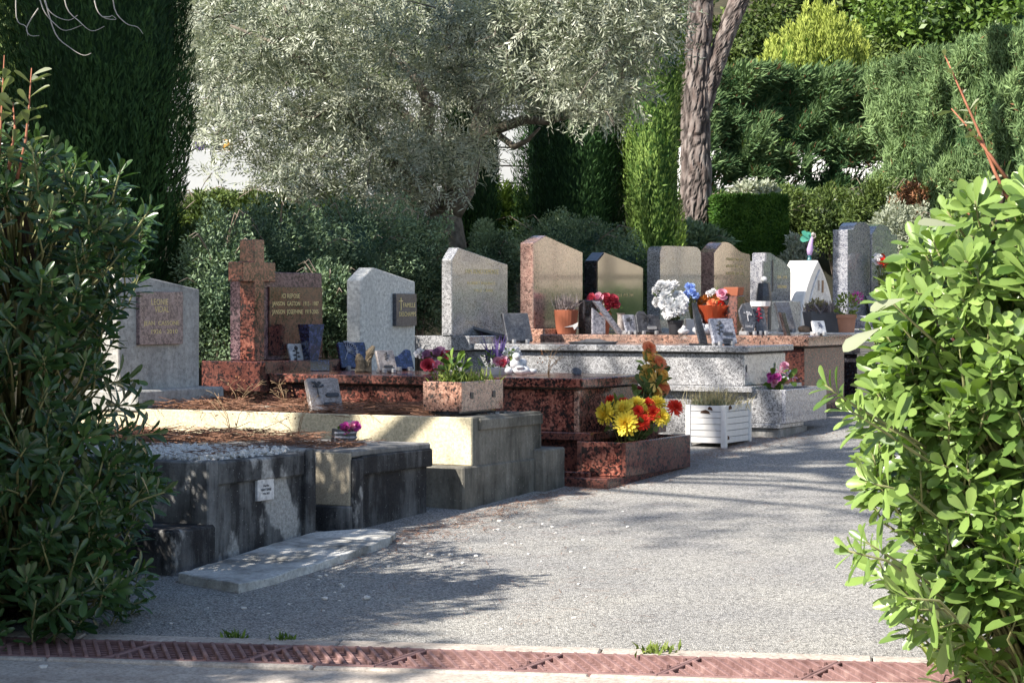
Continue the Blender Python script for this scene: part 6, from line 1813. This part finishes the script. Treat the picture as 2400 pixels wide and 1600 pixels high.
# ---------------- in front of the red tomb
fl = [(745 / 4.356 + 1250, 780 + 820 / 4.356, 'mum', 'petal_yellow', 24, -.06), (950 / 4.356 + 1250, 780 + 925 / 4.356, 'mum', 'petal_yellow', 26, -.1), (930 / 4.356 + 1250, 780 + 800 / 4.356, 'mum', 'petal_yellow', 24, -.04), (1060 / 4.356 + 1250, 780 + 745 / 4.356, 'mum', 'petal_yellow', 20, 0), (830 / 4.356 + 1250, 780 + 775 / 4.356, 'mum', 'petal_yellow', 19, .03), (1130 / 4.356 + 1250, 780 + 830 / 4.356, 'mum', 'petal_yellow', 18, -.02),
      (1300 / 4.356 + 1250, 780 + 860 / 4.356, 'mum', 'petal_yellow', 20, -.02), (1260 / 4.356 + 1250, 780 + 730 / 4.356, 'mum', 'petal_yellow', 20, .06), (1110 / 4.356 + 1250, 780 + 910 / 4.356, 'mum', 'petal_red', 18, -.08), (1220 / 4.356 + 1250, 780 + 820 / 4.356, 'mum', 'petal_red', 17, -.03), (1070 / 4.356 + 1250, 780 + 800 / 4.356, 'mum', 'petal_red', 13, -.06), (1170 / 4.356 + 1250, 780 + 735 / 4.356, 'mum', 'petal_red', 15, .05), (800 / 4.356 + 1250, 780 + 705 / 4.356, 'mum', 'petal_red', 16, .08), (920 / 4.356 + 1250, 780 + 715 / 4.356, 'mum', 'petal_red', 13, .08), (1440 / 4.356 + 1250, 780 + 765 / 4.356, 'mum', 'petal_red', 18, .02), (1010 / 4.356 + 1250, 780 + 740 / 4.356, 'mum', 'petal_yellow', 15, .04)]
b0 = FQ.toW(.36, .17, ZQ - .05)
bouquet('yellow and red fabric chrysanthemums standing in the red granite planter', tuple(b0), fl, b0.y - .02, 90, 'wood', (.085, .04), name='chrysanthemum_bouquet', seed=21)
p = FQ.toW(.66, .22, ZQ - .03); k = p.y / FPX
t = thing('rose_vase', 'dark red granite vase with tall bouquet of orange and yellow roses', 'flower vase', p, ROT)
pot(t, 'dark_red_granite', .08, .095, 52 * k, False, True, 'vase')
z = lambda x, y: (1250 + x / 4.356, 780 + y / 4.356)
fl = [(*z(1290, 175), 'rose', 'petal_orange', 17), (*z(1275, 270), 'rose', 'petal_gold', 17), (*z(1365, 330), 'rose', 'petal_orange', 19, -.04), (*z(1515, 345), 'rose', 'petal_orange', 18, -.02), (*z(1240, 420), 'rose', 'petal_gold', 18), (*z(1370, 460), 'rose', 'petal_gold', 19, -.06), (*z(1400, 580), 'rose', 'petal_orange', 18, -.06), (*z(1310, 650), 'rose', 'petal_gold', 17, -.04), (*z(1420, 220), 'lily', 'petal_gold', 19, 0), (*z(1270, 520), 'lily', 'petal_gold', 20, -.05), (*z(1500, 480), 'lily', 'petal_gold', 17, -.02), (*z(1660, 500), 'lily', 'petal_gold', 15, .04), (*z(1205, 600), 'rose', 'petal_crimson', 12, .04), (*z(1420, 740), 'puff', 'petal_red', 13, -.03)]
bouquet(None, tuple(p + Vector((0, 0, 50 * k))), fl, p.y, 120, 'wood', (.08, .04), parent=t, seed=22)

# ---------------- white slatted planter box
pc = ground_hit(1701, 1052)
FB = Frame(1701, pc.y, th=math.radians(0))
kB = pc.y / FPX
WB2 = FB.front(1762, 1040)[0] * 1.0
hB2 = (1052 - 950) * kB
LB2 = FB.side(1606, 1046)[0]
GB2 = thing('slatted_planter', 'white painted slatted wooden planter box with peeling paint and dry grass', 'planter', FB.P, FB.rot)
pw = .035
z0_, n_ = .035, 6
for (px_, py_) in ((0, 0), (WB2 - pw, 0), (0, LB2 - pw), (WB2 - pw, LB2 - pw)):
    MB().box(px_, px_ + pw, py_, py_ + pw, 0, hB2).build('post', M['white_paint'], GB2, .003)
sh = (hB2 - z0_) / n_
ms_ = MB().box(pw - .01, LB2 - pw + .01, -.008, .008, 0, sh - .003).mesh('slat', .002); ms_.materials.append(M['white_paint'])
mf_ = MB().box(pw - .01, WB2 - pw + .01, -.008, .008, 0, sh - .003).mesh('slat', .002); mf_.materials.append(M['white_paint'])
for i in range(n_):
    for xx in (.016, WB2 - .016):
        o = obj('slat', ms_, None, GB2); o.location = (xx, 0, z0_ + i * sh); o.rotation_euler = (0, 0, math.pi / 2)
    for yy in (.016, LB2 - .016):
        o = obj('slat', mf_, None, GB2); o.location = (0, yy, z0_ + i * sh)
MB().box(pw * .8, WB2 - pw * .8, pw * .8, LB2 - pw * .8, .04, hB2 - .04).build('soil', M['soil'], GB2)
for (a, b_, c, d) in ((.0, .42, .52, .07), (.0, .36, .5, .05), (.0, .24, .14, .035)):
    mm = MB().prism([(0, 0), (d, -.006), (d * .8, .012), (d * .4, .02), (.005, .014)], -.0012, .0012).mesh('peeled_patch')
    o = obj('peeled_patch', mm, M['peeled'], GB2); o.location = (.0068, b_ * LB2 + .06, hB2 - .02 - c * .06); o.rotation_euler = (0, 0, -math.pi / 2)
for (xx, zz_) in ((.07, hB2 - .03), (.03, .055)):
    mm = MB().prism([(0, 0), (.05, .004), (.045, .02), (.02, .03), (0, .018)], -.0012, .0012).mesh('peeled_patch')
    o = obj('peeled_patch', mm, M['peeled'], GB2); o.location = (xx, .0068, zz_)
grow(GB2, (WB2 * .5, LB2 * .6, hB2 - .05), 500, .17, .09, 'dry_grass', rg, .004, 'dry_grass', .45, .25)
grow(GB2, (WB2 * .4, LB2 * .65, hB2 - .05), 160, .1, .05, 'shrub', rg, .005, 'green_tuft', .3)

# orchids and small things in the grey planter
b0 = FT.toW(.3, .2, ZT - .03)
fl = [(1828, 872, 'lily', 'petal_pink', 12), (1838, 858, 'rose', 'petal_pink', 11), (1845, 880, 'lily', 'petal_white', 12), (1820, 885, 'rose', 'petal_magenta', 10, -.04), (1808, 888, 'rose', 'petal_magenta', 9, -.04), (1815, 898, 'rose', 'petal_pink', 9, -.05), (1855, 882, 'lily', 'petal_pink', 10), (1804, 880, 'puff', 'petal_magenta', 7)]
bouquet('pink and white artificial orchids in the grey granite planter', tuple(b0), fl, b0.y, 26, 'broadleaf', (.09, .04), name='orchid_bouquet', seed=31)
p = FT.toW(.62, .3, ZT - .03)
t = thing('potted_seedling', 'low brown pot with small seedlings in the grey granite planter', 'potted plant', p)
pot(t, 'pale_terracotta', .07, .085, .09); leafy(t, (0, 0, .11), 30, .06, 'broadleaf', rg, (.04, .02))

# ---------------- scattered white stones on the path, dry stems on the tombs
rs = random.Random(5)
mats_ = []
for v in range(4):
    me = MB().blob((0, 0, .3), 1, 1, .3, v * 3.1, (1, .8, .55)).mesh('white_pebble'); me.materials.append(M['white_stone']); mats_.append(me)
spots = [(763, 1406, 9), (860, 1406, 12), (758, 1433, 5), (799, 1372, 6), (803, 1377, 6), (785, 1390, 5), (1005, 1301, 7), (1014, 1304, 6), (1038, 1303, 6), (1057, 1303, 7), (1116, 1305, 7), (1171, 1223, 7), (1167, 1243, 6), (1160, 1244, 5), (1219, 1238, 5), (1272, 1230, 5), (1303, 1252, 5), (1185, 1275, 5), (1202, 1280, 6), (1222, 1276, 5), (1471, 1237, 6), (1345, 1450, 7), (1175, 1476, 6), (1138, 1463, 5), (572, 1428, 8), (608, 1425, 4), (627, 1440, 5), (617, 1443, 5), (100, 1567, 12), (350, 1463, 4), (400, 1463, 6), (487, 1426, 5), (750, 1354, 7), (765, 1350, 6), (745, 1360, 5), (1085, 1322, 6), (970, 1290, 5), (1460, 1200, 4), (1390, 1228, 4), (925, 1262, 4), (1040, 1228, 4), (1055, 1230, 5), (1070, 1226, 4)]
for _ in range(36):
    spots.append((rs.uniform(640, 1400), rs.uniform(1230, 1420), rs.uniform(2.5, 5.5)))
for px, py, s in spots:
    p = ground_hit(px, py)
    if udist(p.x, p.y) > -.12: continue
    o = bpy.data.objects.new('white_pebble', rs.choice(mats_)); COL.objects.link(o)
    r = s * p.y / FPX; o.scale = (r, r, r); o.location = (p.x, p.y, p.z + .001 + r * .15); o.rotation_euler = (0, 0, rs.uniform(0, 6))
    tag(o, 'small white stone chip lying loose on the grey path', 'stone', 'white stone chips on the path')
needles('fallen_needles', 'needle', None, -1.9, .6, 8.9, 11.6, 0, 700, .09, 33, 0.0, .0012)
o = bpy.data.objects['fallen_needles']
for v in o.data.vertices: v.co.z = .055 * v.co.y + .012 + .004 * abs(v.co.z)
o2 = needles('fallen_needles', 'needle', None, -.5, 4.2, 8.4, 15.5, 0, 420, .09, 34, 0.0, .001)
for v in o2.data.vertices: v.co.z = .055 * v.co.y + .012 + .004 * abs(v.co.z)
lit = needles('fallen_needles', 'needle', None, 0, 1, 0, 1, 0, 2600, .07, 35, 0.0, .0022)
co = np.array([v.co[:] for v in lit.data.vertices]).reshape(-1, 4, 3)
rl = np.random.default_rng(3)
for i, v in enumerate(lit.data.vertices):
    q = i // 4
    if i % 4 == 0:
        tr_, tu_ = rl.uniform(-1.9, 4.5), -abs(rl.normal(0, .16))
        base_ = P0 + ER * tr_ - EG * (tu_ - .1)
        c0 = co[q].mean(0)
    d_ = co[q][i % 4] - c0
    x_, y_ = base_.x + d_[0], base_.y + d_[1]
    v.co = (x_, y_, .055 * y_ + .011 + abs(d_[2]) * .1)
def dry_weed(label, F, px, x, z, h, seed):
    r_ = random.Random(seed); p = F.place(px, x, z); t = thing('dry_weed', label, 'dry weed', p)
    segs = []
    for i in range(4):
        a = r_.uniform(-1, 1); hh = h * r_.uniform(.5, 1.1)
        pts = [Vector((0, 0, -.02)), Vector((a * .04, r_.uniform(-.03, .03), hh * .5)), Vector((a * .13, r_.uniform(-.05, .05), hh))]
        segs.append((pts, [.0022, .0018, .001]))
        for j in range(4):
            f = r_.uniform(.3, .95); q = pts[1].lerp(pts[2], f); e = q + Vector((r_.uniform(-.06, .06), r_.uniform(-.03, .03), r_.uniform(.0, .05)))
            segs.append(([q, (q + e) / 2 + Vector((0, 0, .008)), e], [.0013, .001, .0012]))
    stems('stem', 'dry_stem', t, segs, 4)
    rg_ = np.random.default_rng(seed); n = 16
    leafy(t, (0, 0, h * .7), n, h * .4, 'brown_leaf', rg_, (.018, .008), 'dead_leaves')
dry_weed('dry weed with dead leaves growing from the black tomb before the yellow wall', F2, 545, .7, Z2, .24, 1)
dry_weed('dry branching weed against the middle of the yellow wall', F2, 695, .72, Z2, .22, 2)
dry_weed('dry grass stalks on the yellow tomb in front of the red base', F3, 560, .6, Z3, .16, 3)
dry_weed('dry stalks on the yellow tomb beside the book plaque', F3, 670, .6, Z3, .14, 4)
dry_weed('pale dry stalk on the red slab near its foot', FR, 1283, .7, ZR, .16, 5)
